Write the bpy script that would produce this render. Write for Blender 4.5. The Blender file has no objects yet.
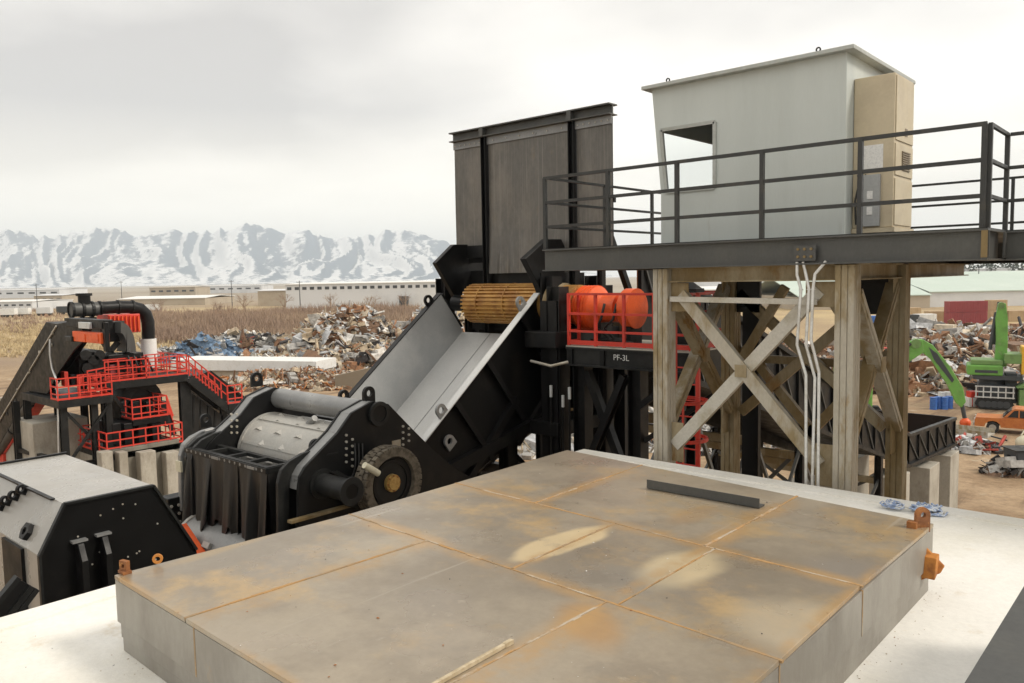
import bpy, bmesh, math, random
from mathutils import Vector, Matrix, noise as mnoise
random.seed(7)
R = math.radians
scene = bpy.context.scene
COL = scene.collection

# ---------------------------------------------------------------- camera
EYE = 12.5                      # eye height above the yard
F = 796.0                       # focal length in pixels of a 1024 px wide frame
YAW, PITCH, ROLL = R(41.65), R(4.56), R(1.05)
_fh = Vector((-math.sin(YAW), math.cos(YAW), 0)); _z = Vector((0, 0, 1)); _r = Vector((math.cos(YAW), math.sin(YAW), 0))
CF = _fh*math.cos(PITCH) - _z*math.sin(PITCH)
_u = _fh*math.sin(PITCH) + _z*math.cos(PITCH)
CR = _r*math.cos(ROLL) - _u*math.sin(ROLL)
CU = _u*math.cos(ROLL) + _r*math.sin(ROLL)
CAM = Vector((0, 0, EYE))
cam = bpy.data.cameras.new('camera'); cam.lens = F*36/1024; cam.sensor_width = 36
cam.clip_start = 0.1; cam.clip_end = 80000
camo = bpy.data.objects.new('camera', cam); COL.objects.link(camo)
camo.matrix_world = Matrix(((CR.x, CU.x, -CF.x, 0), (CR.y, CU.y, -CF.y, 0), (CR.z, CU.z, -CF.z, EYE), (0, 0, 0, 1)))
scene.camera = camo

def W(px, py, X=None, Y=None, Z=None, D=None):
    """survey helper: a sight line of the photograph cut by a plane of the place (Z is height above the yard, D distance)"""
    d = CF + CR*((px-512)/F) + CU*((341.5-py)/F)
    if X is not None: t = X/d.x
    elif Y is not None: t = Y/d.y
    elif Z is not None: t = (Z-EYE)/d.z
    else: t = D
    return CAM + d*t

# ---------------------------------------------------------------- world, sun, exposure
SUN_EL, SUN_AZ = R(42), R(62)   # azimuth measured from +Y towards +X
world = bpy.data.worlds.new('World'); scene.world = world; world.use_nodes = True
nt = world.node_tree; nt.nodes.clear()
def wn(t, **k):
    n = nt.nodes.new(t)
    for a, b in k.items(): setattr(n, a, b)
    return n
sky = wn('ShaderNodeTexSky'); sky.sky_type = 'NISHITA'; sky.sun_disc = False
sky.sun_elevation = SUN_EL; sky.sun_rotation = SUN_AZ; sky.dust_density = 3.0; sky.altitude = 1300
tc = wn('ShaderNodeTexCoord'); sep = wn('ShaderNodeSeparateXYZ')
nt.links.new(tc.outputs['Generated'], sep.inputs[0])
# overcast deck: planar projected clouds, thinner and warmer towards the horizon
zm = wn('ShaderNodeMath', operation='MAXIMUM'); zm.inputs[1].default_value = 0.0; nt.links.new(sep.outputs['Z'], zm.inputs[0])
za = wn('ShaderNodeMath', operation='ADD'); za.inputs[1].default_value = 0.16; nt.links.new(zm.outputs[0], za.inputs[0])
comb = wn('ShaderNodeCombineXYZ')
for ax in 'XY':
    dv = wn('ShaderNodeMath', operation='DIVIDE'); nt.links.new(sep.outputs[ax], dv.inputs[0]); nt.links.new(za.outputs[0], dv.inputs[1])
    nt.links.new(dv.outputs[0], comb.inputs[ax])
comb.inputs['Z'].default_value = 7.7
nz = wn('ShaderNodeTexNoise'); nz.inputs['Scale'].default_value = 0.62; nz.inputs['Detail'].default_value = 6; nz.inputs['Roughness'].default_value = 0.48
nt.links.new(comb.outputs[0], nz.inputs['Vector'])
cr = wn('ShaderNodeValToRGB'); cr.color_ramp.elements[0].position = 0.36; cr.color_ramp.elements[1].position = 0.63
cr.color_ramp.elements[0].color = (3.75, 3.56, 3.36, 1); cr.color_ramp.elements[1].color = (7.9, 7.5, 6.85, 1)
nt.links.new(nz.outputs[0], cr.inputs[0])
hz = wn('ShaderNodeValToRGB'); hz.color_ramp.elements[0].position = 0.0; hz.color_ramp.elements[1].position = 0.2
hz.color_ramp.elements[0].color = (1, 1, 1, 1); hz.color_ramp.elements[1].color = (0, 0, 0, 1)
nt.links.new(zm.outputs[0], hz.inputs[0])
m1 = wn('ShaderNodeMixRGB'); nt.links.new(hz.outputs[0], m1.inputs[0]); nt.links.new(cr.outputs[0], m1.inputs[1]); m1.inputs[2].default_value = (9.2, 8.4, 6.9, 1)
m2 = wn('ShaderNodeMixRGB'); m2.inputs[0].default_value = 0.93
nt.links.new(sky.outputs[0], m2.inputs[1]); nt.links.new(m1.outputs[0], m2.inputs[2])
bg = wn('ShaderNodeBackground'); bg.inputs[1].default_value = 0.1
nt.links.new(m2.outputs[0], bg.inputs[0])
wo = wn('ShaderNodeOutputWorld'); nt.links.new(bg.outputs[0], wo.inputs[0])
sl = bpy.data.lights.new('sun', 'SUN'); sl.energy = 1.5; sl.angle = R(14); sl.color = (1, .92, .80)
so = bpy.data.objects.new('sun', sl); COL.objects.link(so); so.location = (0, 0, 60)
sd = Vector((math.sin(SUN_AZ)*math.cos(SUN_EL), math.cos(SUN_AZ)*math.cos(SUN_EL), math.sin(SUN_EL)))
so.rotation_euler = sd.to_track_quat('Z', 'Y').to_euler()
vs = scene.view_settings; scene.display_settings.display_device = 'sRGB'
vs.view_transform = 'Standard'; vs.look = 'None'; vs.exposure = 0.9; vs.gamma = 1; vs.use_curve_mapping = False
scene.render.engine = 'CYCLES'
scene.cycles.max_bounces = 6; scene.cycles.volume_bounces = 1; scene.cycles.use_denoising = True
scene.cycles.volume_max_steps = 8

# ---------------------------------------------------------------- materials
MAT = {}
def M(name, col, rough=.55, metal=0.0, col2=None, scale=2.0, lo=.45, hi=.65, col3=None, scale3=1.0, lo3=.58, hi3=.7,
      bump=.15, bscale=30, grain=.12, stretch=(1, 1, 1), spec=.5, rvar=.12, alpha=None, emit=None):
    """base colour, two layers of procedural wear, fine grain and bump in object space"""
    m = bpy.data.materials.new(name); m.use_nodes = True; t = m.node_tree; N = t.nodes; L = t.links
    b = N['Principled BSDF']; b.inputs['Roughness'].default_value = rough; b.inputs['Metallic'].default_value = metal
    b.inputs['Specular IOR Level'].default_value = spec
    g = N.new('ShaderNodeNewGeometry'); mp = N.new('ShaderNodeMapping'); L.new(g.outputs['Position'], mp.inputs[0]); mp.inputs['Scale'].default_value = stretch
    def noise(s, det=5, r=.6):
        n = N.new('ShaderNodeTexNoise'); n.inputs['Scale'].default_value = s; n.inputs['Detail'].default_value = det; n.inputs['Roughness'].default_value = r
        L.new(mp.outputs[0], n.inputs['Vector']); return n
    def ramp(src, lo, hi):
        r = N.new('ShaderNodeMapRange'); r.interpolation_type = 'SMOOTHSTEP'; r.inputs[1].default_value = lo; r.inputs[2].default_value = hi
        L.new(src, r.inputs[0]); return r
    rgb = N.new('ShaderNodeRGB'); rgb.outputs[0].default_value = (*col, 1); cur = rgb.outputs[0]
    def mix(fac, c2, cur, mode='MIX'):
        x = N.new('ShaderNodeMixRGB'); x.blend_type = mode
        if hasattr(fac, 'links'): L.new(fac, x.inputs[0])
        else: x.inputs[0].default_value = fac
        L.new(cur, x.inputs[1])
        if hasattr(c2, 'links'): L.new(c2, x.inputs[2])
        else: x.inputs[2].default_value = (*c2, 1)
        return x.outputs[0]
    if col2:
        n1 = noise(scale, 6, .65); cur = mix(ramp(n1.outputs[0], lo, hi).outputs[0], col2, cur)
    if col3:
        n3 = noise(scale3, 7, .7); cur = mix(ramp(n3.outputs[0], lo3, hi3).outputs[0], col3, cur)
    n2 = noise(bscale, 4, .7)
    if grain:
        gr = N.new('ShaderNodeMapRange'); gr.inputs[1].default_value = .25; gr.inputs[2].default_value = .75
        gr.inputs[3].default_value = 1-grain; gr.inputs[4].default_value = 1+grain; L.new(n2.outputs[0], gr.inputs[0])
        cur = mix(1.0, gr.outputs[0], cur, 'MULTIPLY')
    L.new(cur, b.inputs['Base Color'])
    if rvar:
        n4 = noise(scale*1.7, 4, .6); rr = N.new('ShaderNodeMapRange'); rr.inputs[1].default_value = .3; rr.inputs[2].default_value = .7
        rr.inputs[3].default_value = max(.05, rough-rvar); rr.inputs[4].default_value = min(1, rough+rvar)
        L.new(n4.outputs[0], rr.inputs[0]); L.new(rr.outputs[0], b.inputs['Roughness'])
    if bump:
        bp = N.new('ShaderNodeBump'); bp.inputs['Strength'].default_value = bump; bp.inputs['Distance'].default_value = .01
        L.new(n2.outputs[0], bp.inputs['Height']); L.new(bp.outputs[0], b.inputs['Normal'])
    MAT[name] = m; m['cur'] = 0
    return m

M('black', (.007, .007, .0073), .45, 0, (.02, .019, .017), 1.3, .5, .75, (.035, .029, .021), 6, .68, .8, bump=.08, grain=.15, spec=.26)
M('black_gloss', (.0055, .0055, .0056), .42, 0, (.014, .013, .0115), 2, .55, .8, bump=.05, spec=.2)
M('charcoal', (.013, .0135, .0135), .45, 0, (.026, .026, .0245), 2, .45, .7, (.06, .048, .034), 5, .68, .8, bump=.08, spec=.25)
M('rail_paint', (.028, .029, .028), .5, 0, (.055, .05, .04), 4, .5, .75, bump=.05)
M('beam_steel', (.075, .076, .073), .5, .2, (.09, .09, .082), 1.5, .45, .7, (.26, .15, .07), 2.5, .66, .78, bump=.1, stretch=(1, 1, .5))
M('galv', (.40, .365, .30), .5, .25, (.25, .19, .10), 2.4, .44, .62, (.3, .19, .07), 3.2, .6, .74, bump=.12, stretch=(1, 1, .35))
M('galv_light', (.48, .455, .40), .5, .35, (.36, .32, .24), 2.2, .45, .7, (.33, .22, .09), 3, .66, .78, bump=.1)
M('galv_brown', (.20, .14, .06), .6, .2, (.33, .275, .18), 1.5, .42, .66, (.22, .12, .035), 2.5, .55, .7, bump=.15, stretch=(1, 1, .4))
M('rust', (.33, .13, .035), .8, 0, (.2, .075, .025), 6, .42, .62, (.45, .22, .06), 12, .55, .7, bump=.4)
M('rust_orange', (.5, .2, .04), .8, 0, (.3, .11, .03), 8, .42, .65, bump=.3)
M('roller', (.46, .25, .065), .55, .2, (.32, .15, .04), 3, .42, .62, (.56, .36, .13), 7, .56, .7, bump=.3)
M('red', (.62, .045, .025), .5, 0, (.46, .04, .025), 3, .45, .7, (.34, .10, .06), 5, .62, .75, bump=.05, grain=.1)
M('orange', (.76, .11, .018), .48, 0, (.58, .08, .02), 3, .46, .7, (.38, .10, .04), 5, .62, .76, bump=.06, grain=.1)
M('roof_white', (.78, .765, .72), .75, 0, (.70, .675, .60), .45, .42, .66, (.60, .52, .39), 1.4, .58, .76, bump=.4, bscale=22, grain=.07)
M('concrete', (.42, .39, .33), .85, 0, (.3, .27, .22), .8, .42, .65, (.2, .18, .15), 2.6, .6, .75, bump=.3, bscale=14, stretch=(1, 1, .5))
M('cabin', (.50, .535, .515), .5, 0, (.47, .505, .485), .8, .4, .65, (.42, .43, .39), 2.2, .6, .8, bump=.03, grain=.03, stretch=(2.5, 2.5, .25))
M('cabin_trim', (.40, .42, .40), .5, 0, (.34, .35, .32), 2, .45, .7, bump=.03)
M('tan', (.53, .455, .32), .5, 0, (.46, .39, .275), 1.5, .42, .65, bump=.03, grain=.04)
M('tan_dark', (.22, .18, .13), .6, 0, bump=.05)
M('paper', (.72, .72, .70), .6, 0, (.6, .6, .6), 40, .5, .62, bump=0)
M('grey_plastic', (.34, .35, .35), .5, 0, bump=.02)
M('dark_inside', (.03, .03, .03), .7)
M('cabin_inside', (.42, .43, .43), .7)
M('chute_floor', (.52, .52, .51), .42, .1, (.58, .58, .56), .7, .42, .7, (.38, .37, .35), 1.9, .6, .78, bump=.08, grain=.07)
M('chute_grey', (.40, .41, .41), .42, .15, (.50, .50, .49), .7, .42, .7, (.31, .31, .295), 1.9, .6, .78, bump=.08, grain=.07)
M('drum_pale', (.40, .39, .36), .55, .2, (.42, .40, .36), 2.5, .45, .65, (.3, .26, .2), 6, .62, .76, bump=.15)
M('tube_grey', (.22, .222, .22), .36, .2, (.28, .28, .272), 1.6, .42, .7, bump=.05)
M('rubber', (.007, .0066, .0062), .5, 0, (.02, .018, .015), 2.5, .5, .75, bump=.2, bscale=18, stretch=(1, 1, .3))
M('track', (.16, .135, .10), .7, .2, (.09, .075, .055), 9, .42, .6, (.24, .2, .14), 6, .6, .72, bump=.4)
M('brass', (.5, .33, .11), .5, .4, (.36, .22, .07), 12, .45, .65, bump=.15)
M('pale_yellow', (.6, .56, .42), .6)
M('white_paint', (.75, .75, .73), .55, 0, (.66, .65, .61), 1.5, .45, .7, bump=.05)
M('white_pipe', (.6, .62, .62), .45, .2, (.5, .5, .48), 3, .45, .7, bump=.03)
M('conduit', (.66, .66, .64), .45, .35, (.52, .5, .46), 5, .45, .7, bump=.05)
M('wood', (.5, .42, .29), .7, 0, (.4, .32, .2), 12, .4, .6, bump=.2)
M('blue_rag', (.26, .34, .52), .85, 0, (.6, .63, .66), 22, .45, .58, bump=.3)
M('blue', (.04, .13, .42), .5, 0, (.06, .18, .5), 3, .45, .65)
M('green', (.15, .37, .07), .55, 0, (.12, .28, .06), 1.2, .42, .66, (.24, .27, .14), 2.5, .56, .72, bump=.06)
M('green_dull', (.16, .28, .09), .55, 0, (.12, .2, .07), 2, .45, .7)
M('yellow', (.75, .42, .03), .5, 0, (.6, .32, .03), 2, .5, .7)
M('car_orange', (.50, .17, .045), .4, 0, (.42, .12, .03), 2, .45, .7)
M('tyre', (.02, .02, .02), .8)
M('chrome', (.45, .45, .44), .35, .8)
M('container_red', (.27, .05, .055), .65, 0, (.22, .045, .05), .6, .45, .7)
M('container_tan', (.45, .33, .2), .7, 0, (.38, .27, .16), .6, .45, .7)
M('roof_green', (.46, .54, .48), .6, 0, (.52, .59, .53), .05, .45, .7, grain=.03)
M('warehouse_white', (.62, .63, .64), .7, 0, (.55, .56, .57), .08, .45, .65, grain=.03)
M('warehouse_tan', (.42, .36, .28), .8, 0, (.36, .3, .23), .1, .45, .65, grain=.05)
M('brick_far', (.30, .19, .14), .8, 0, (.25, .16, .12), .2, .45, .65)
M('far_dark', (.05, .055, .06), .6)
M('twig', (.29, .205, .15), .9, 0, (.38, .28, .19), .03, .42, .62, (.34, .17, .11), .03, .6, .7, grain=.25, bscale=3)
M('evergreen', (.045, .06, .04), .9, 0, (.06, .075, .05), .3, .4, .6)
M('straw', (.55, .44, .26), .9, 0, (.44, .34, .2), .08, .42, .62)
for nm, c in dict(s_brown=(.2, .115, .065), s_rust=(.34, .18, .095), s_tan=(.48, .38, .26), s_grey=(.4, .385, .36), s_dark=(.05, .045, .045),
                  s_white=(.72, .70, .66), s_steel=(.52, .53, .54), s_blue=(.16, .25, .37), s_red=(.42, .06, .04), s_orange=(.5, .2, .06), s_pale=(.62, .53, .4)).items():
    M(nm, c, .65, .1, tuple(v*.6 for v in c), 1.5, .4, .65, grain=.2, bscale=8)

def glass_mat():
    m = bpy.data.materials.new('glass'); m.use_nodes = True; b = m.node_tree.nodes['Principled BSDF']
    b.inputs['Base Color'].default_value = (.93, .95, .95, 1); b.inputs['Roughness'].default_value = .02
    b.inputs['Transmission Weight'].default_value = 1; b.inputs['IOR'].default_value = 1.05
    MAT['glass'] = m
    d = bpy.data.materials.new('dark_glass'); d.use_nodes = True; b = d.node_tree.nodes['Principled BSDF']
    b.inputs['Base Color'].default_value = (.02, .025, .03, 1); b.inputs['Roughness'].default_value = .08; MAT['dark_glass'] = d
glass_mat()

# ---------------------------------------------------------------- mesh helpers
ROOTS = {}
class MB:
    def __init__(s): s.v = []; s.f = []; s.mi = []; s.sm = []; s.cur = 0
    def add(s, vs, fs, smooth=False):
        o = len(s.v); s.v += [Vector(p) for p in vs]
        for f in fs: s.f.append([i+o for i in f]); s.mi.append(s.cur); s.sm.append(smooth)
        return s
    def box(s, a, b):
        x0, x1 = sorted((a[0], b[0])); y0, y1 = sorted((a[1], b[1])); z0, z1 = sorted((a[2], b[2]))
        return s.add([(x0, y0, z0), (x1, y0, z0), (x1, y1, z0), (x0, y1, z0), (x0, y0, z1), (x1, y0, z1), (x1, y1, z1), (x0, y1, z1)],
              [(3, 2, 1, 0), (4, 5, 6, 7), (0, 1, 5, 4), (1, 2, 6, 5), (2, 3, 7, 6), (3, 0, 4, 7)])
    def bar(s, p0, p1, w, h, up=(0, 0, 1), off=(0, 0)):
        p0, p1 = Vector(p0), Vector(p1); d = (p1-p0).normalized(); up = Vector(up)
        sx = d.cross(up)
        if sx.length < 1e-4: sx = d.cross(Vector((1, 0, 0)))
        sx.normalize(); uz = sx.cross(d).normalized(); o = sx*off[0]+uz*off[1]
        c = [sx*(-w/2)-uz*(h/2), sx*(w/2)-uz*(h/2), sx*(w/2)+uz*(h/2), sx*(-w/2)+uz*(h/2)]
        return s.add([p0+o+k for k in c]+[p1+o+k for k in c], [(3, 2, 1, 0), (4, 5, 6, 7), (0, 1, 5, 4), (1, 2, 6, 5), (2, 3, 7, 6), (3, 0, 4, 7)])
    def ibeam(s, p0, p1, w, h, t=.018, up=(0, 0, 1)):
        s.bar(p0, p1, w, t, up, (0, h/2-t/2)); s.bar(p0, p1, w, t, up, (0, -h/2+t/2)); return s.bar(p0, p1, t, h-2*t, up)
    def angle(s, p0, p1, w, lip, t=.014, up=(0, 0, 1)):
        """L section: a wide leg facing 'up' and a lip along its lower edge"""
        s.bar(p0, p1, w, t, up); return s.bar(p0, p1, t, lip, up, (-w/2+t/2, -lip/2-t/2))
    def cyl(s, p0, p1, r, n=16, r2=None, cap=True, smooth=True):
        p0, p1 = Vector(p0), Vector(p1); d = (p1-p0).normalized(); r2 = r if r2 is None else r2
        a = d.cross(Vector((0, 0, 1)));
        if a.length < 1e-3: a = Vector((1, 0, 0))
        a.normalize(); b = d.cross(a)
        ring = [a*math.cos(2*math.pi*i/n)+b*math.sin(2*math.pi*i/n) for i in range(n)]
        s.add([p0+k*r for k in ring]+[p1+k*r2 for k in ring], [(i, (i+1) % n, n+(i+1) % n, n+i) for i in range(n)], smooth)
        if cap: s.add([p0+k*r for k in ring]+[p1+k*r2 for k in ring], [tuple(range(n-1, -1, -1)), tuple(range(n, 2*n))])
        return s
    def tube(s, pts, r, n=8, cap=True):
        pts = [Vector(p) for p in pts]; rings = []; ref = Vector((0, 0, 1))
        for i, p in enumerate(pts):
            d = (pts[min(i+1, len(pts)-1)]-pts[max(i-1, 0)]).normalized()
            if i == 0:
                a = d.cross(ref)
                if a.length < 1e-3: a = d.cross(Vector((1, 0, 0)))
            else: a = a - d*a.dot(d)
            a.normalize(); b = d.cross(a)
            rings += [p+(a*math.cos(2*math.pi*k/n)+b*math.sin(2*math.pi*k/n))*r for k in range(n)]
        fs = [(i*n+k, i*n+(k+1) % n, (i+1)*n+(k+1) % n, (i+1)*n+k) for i in range(len(pts)-1) for k in range(n)]
        s.add(rings, fs, True)
        if cap: s.add(rings[:n]+rings[-n:], [tuple(range(n-1, -1, -1)), tuple(range(n, 2*n))])
        return s
    def prism(s, poly, vec):
        poly = [Vector(p) for p in poly]; vec = Vector(vec); n = len(poly)
        return s.add(poly+[p+vec for p in poly], [tuple(range(n-1, -1, -1)), tuple(range(n, 2*n))]+[(i, (i+1) % n, n+(i+1) % n, n+i) for i in range(n)])
    def ring(s, c, axis, ro, ri, t, n=20, a0=0, a1=2*math.pi, ref=None):
        c = Vector(c); ax = Vector(axis).normalized(); a = Vector(ref) if ref else ax.cross(Vector((0, 0, 1)))
        if a.length < 1e-3: a = Vector((1, 0, 0))
        a = (a-ax*a.dot(ax)).normalized(); b = ax.cross(a); full = abs(a1-a0-2*math.pi) < 1e-6; m = n if full else n+1
        vs = []
        for i in range(m):
            q = a0+(a1-a0)*i/n; k = a*math.cos(q)+b*math.sin(q)
            vs += [c+k*ro-ax*t/2, c+k*ro+ax*t/2, c+k*ri+ax*t/2, c+k*ri-ax*t/2]
        fs = []
        for i in range(n):
            j = (i+1) % m
            fs += [(i*4+k, i*4+(k+1) % 4, j*4+(k+1) % 4, j*4+k) for k in range(4)]
        if not full: fs += [(0, 1, 2, 3), (4*n, 4*n+1, 4*n+2, 4*n+3)]
        return s.add(vs, fs)
    def lug(s, base, up, axis, w, h, hole, t):
        """lifting lug: plate with a rounded eye and a real hole"""
        base, up, ax = Vector(base), Vector(up).normalized(), Vector(axis).normalized(); sd = up.cross(ax)
        c = base+up*(h-w/2); s.ring(c, ax, w/2, hole, t, 18, ref=sd)
        hh = h-w/2-hole*.9
        p = [base-sd*w/2, base+sd*w/2, base+sd*w/2+up*(h-w/2), *[c+(sd*math.cos(a)-up*math.sin(a))*hole*.98 for a in (0,.45,.9,1.35,1.8,2.25,2.7,math.pi)], base-sd*w/2+up*(h-w/2)]
        return s.prism([q-ax*t*.47 for q in p], ax*t*.94)
    def sphere(s, c, r, n=10, sc=(1, 1, 1)):
        c = Vector(c); vs = []; m = n//2+1
        for i in range(1, m):
            for k in range(n):
                th = math.pi*i/m; ph = 2*math.pi*k/n
                vs.append(c+Vector((math.sin(th)*math.cos(ph)*sc[0], math.sin(th)*math.sin(ph)*sc[1], math.cos(th)*sc[2]))*r)
        fs = [(i*n+k, (i+1)*n+k, (i+1)*n+(k+1) % n, i*n+(k+1) % n) for i in range(m-2) for k in range(n)]
        b = len(vs); vs += [c+Vector((0, 0, r*sc[2])), c-Vector((0, 0, r*sc[2]))]
        fs += [(b, k, (k+1) % n) for k in range(n)]+[(b+1, (m-2)*n+(k+1) % n, (m-2)*n+k) for k in range(n)]
        return s.add(vs, fs, True)
    def build(s, name, mat, parent=None, bevel=0, label=None, loc=None, recalc=True):
        base = ROOTS.get(parent.name, Vector()) if parent else Vector(loc or (0, 0, 0))
        me = bpy.data.meshes.new(name); me.from_pydata([tuple(p-base) for p in s.v], [], s.f)
        for m in (mat if isinstance(mat, (list, tuple)) else [mat]): me.materials.append(MAT[m])
        me.polygons.foreach_set('material_index', s.mi); me.polygons.foreach_set('use_smooth', s.sm)
        if recalc:
            bm = bmesh.new(); bm.from_mesh(me)
            if any(s.sm): bmesh.ops.remove_doubles(bm, verts=[v for f in bm.faces if f.smooth for v in f.verts], dist=1e-6) if False else None
            bmesh.ops.recalc_face_normals(bm, faces=bm.faces); bm.to_mesh(me); bm.free()
        me.update()
        o = bpy.data.objects.new(name, me); COL.objects.link(o)
        if parent: o.parent = parent
        else: o.location = base
        ROOTS[o.name] = base
        if bevel:
            b = o.modifiers.new('bevel', 'BEVEL'); b.width = bevel; b.segments = 2; b.limit_method = 'ANGLE'
        if label: o['label'] = label
        return o
def thing(name, label, cat, loc, group=None):
    o = bpy.data.objects.new(name, None); COL.objects.link(o); o.location = loc; o.empty_display_size = .1
    o['label'] = label; o['category'] = cat; ROOTS[o.name] = Vector(loc)
    if group: o['group'] = group
    return o
def tag(o, label=None, cat=None, group=None, kind=None):
    if label: o['label'] = label
    if cat: o['category'] = cat
    if group: o['group'] = group
    if kind: o['kind'] = kind
    return o
def box(a, b): return MB().box(a, b)
def bar(*a, **k): return MB().bar(*a, **k)
def cyl(*a, **k): return MB().cyl(*a, **k)
def kids(o): return [c for c in o.children]
def copy_tree(o, parent=None, loc=None):
    c = o.copy(); COL.objects.link(c); c.parent = parent
    if loc is not None: c.location = loc
    for ch in kids(o): copy_tree(ch, c)
    return c
def V(x, y, zr): return Vector((x, y, EYE+zr))      # height given relative to the eye
def lerp(a, b, t): return Vector(a)*(1-t)+Vector(b)*t

# ================================================================ SETTING: ground, roof we stand on
def ground_mat():
    m = bpy.data.materials.new('ground'); m.use_nodes = True; t = m.node_tree; N = t.nodes; L = t.links; b = N['Principled BSDF']
    b.inputs['Roughness'].default_value = .9; b.inputs['Specular IOR Level'].default_value = .2
    g = N.new('ShaderNodeNewGeometry')
    def noise(s, d=6, r=.62, st=None):
        n = N.new('ShaderNodeTexNoise'); n.inputs['Scale'].default_value = s; n.inputs['Detail'].default_value = d; n.inputs['Roughness'].default_value = r
        if st:
            mp = N.new('ShaderNodeMapping'); mp.inputs['Scale'].default_value = st; mp.inputs['Rotation'].default_value = (0, 0, .7)
            L.new(g.outputs['Position'], mp.inputs[0]); L.new(mp.outputs[0], n.inputs['Vector'])
        else: L.new(g.outputs['Position'], n.inputs['Vector'])
        return n.outputs[0]
    def mr(src, lo, hi):
        r = N.new('ShaderNodeMapRange'); r.interpolation_type = 'SMOOTHSTEP'; r.inputs[1].default_value = lo; r.inputs[2].default_value = hi; L.new(src, r.inputs[0]); return r.outputs[0]
    def mix(f, a, c, mode='MIX'):
        x = N.new('ShaderNodeMixRGB'); x.blend_type = mode
        for i, v in enumerate((f, a, c)):
            if hasattr(v, 'links'): L.new(v, x.inputs[i])
            else: x.inputs[i].default_value = v if i == 0 else (*v, 1)
        return x.outputs[0]
    yard = mix(mr(noise(.18), .4, .62), (.36, .26, .165), (.26, .18, .11))
    yard = mix(mr(noise(.5, 5, .6, (1, .12, 1)), .52, .66), yard, (.19, .13, .085))       # wheel tracks
    yard = mix(mr(noise(.33, 6, .6), .62, .7), yard, (.45, .38, .28))
    field = mix(mr(noise(.02), .4, .6), (.44, .34, .19), (.33, .245, .15))
    field = mix(mr(noise(.006), .5, .62), field, (.27, .2, .14))
    far = mix(mr(noise(.0012, 8), .42, .6), (.36, .32, .26), (.3, .255, .2))
    far = mix(mr(noise(.004, 5, .6), .6, .68), far, (.55, .54, .52))
    ln = N.new('ShaderNodeVectorMath'); ln.operation = 'LENGTH'; L.new(g.outputs['Position'], ln.inputs[0])
    jit = N.new('ShaderNodeMath'); jit.operation = 'MULTIPLY_ADD'; jit.inputs[1].default_value = 60; L.new(noise(.02), jit.inputs[0]); L.new(ln.outputs['Value'], jit.inputs[2])
    c = mix(mr(jit.outputs[0], 150, 190), yard, field); c = mix(mr(ln.outputs['Value'], 350, 700), c, far)
    gr = N.new('ShaderNodeMapRange'); gr.inputs[1].default_value = .3; gr.inputs[2].default_value = .7; gr.inputs[3].default_value = .75; gr.inputs[4].default_value = 1.25
    L.new(noise(2.2, 6, .7), gr.inputs[0]); c = mix(1.0, c, gr.outputs[0], 'MULTIPLY'); L.new(c, b.inputs['Base Color'])
    bp = N.new('ShaderNodeBump'); bp.inputs['Strength'].default_value = .5; bp.inputs['Distance'].default_value = .15; L.new(noise(1.1, 7, .7), bp.inputs['Height']); L.new(bp.outputs[0], b.inputs['Normal'])
    MAT['ground'] = m
ground_mat()
S = 45000
tag(MB().add([(-S, -S, 0), (S, -S, 0), (S, S, 0), (-S, S, 0)], [(0, 1, 2, 3)]).build('ground', 'ground'), kind='structure')

ROOF = EYE-2.57
RXL = (W(0, 619, Z=ROOF).x+W(114, 588, Z=ROOF).x)/2; RYB = (W(690, 468, Z=ROOF).y+W(1024, 520, Z=ROOF).y)/2; print('RXL', RXL, RYB)
rf = MB(); rf.box((RXL+.02, -7, ROOF-.45), (9, RYB-.02, ROOF))
roof = tag(rf.build('rooftop', 'roof_white'), kind='structure')
k = MB(); k.box((RXL, -7, ROOF-.2), (RXL+.25, RYB-.26, ROOF+.02)); k.build('kerb', 'roof_white', roof)
k = MB(); k.box((RXL, RYB-.26, ROOF-.2), (9, RYB, ROOF+.02)); k.build('kerb', 'roof_white', roof)
b = thing('concrete_building', 'pale concrete building below the white rooftop', 'building', (1, 1.2, 0))
box((RXL+.15, -6.8, 0), (8.8, RYB-.15, ROOF-.46)).build('wall', 'concrete', b)

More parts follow.
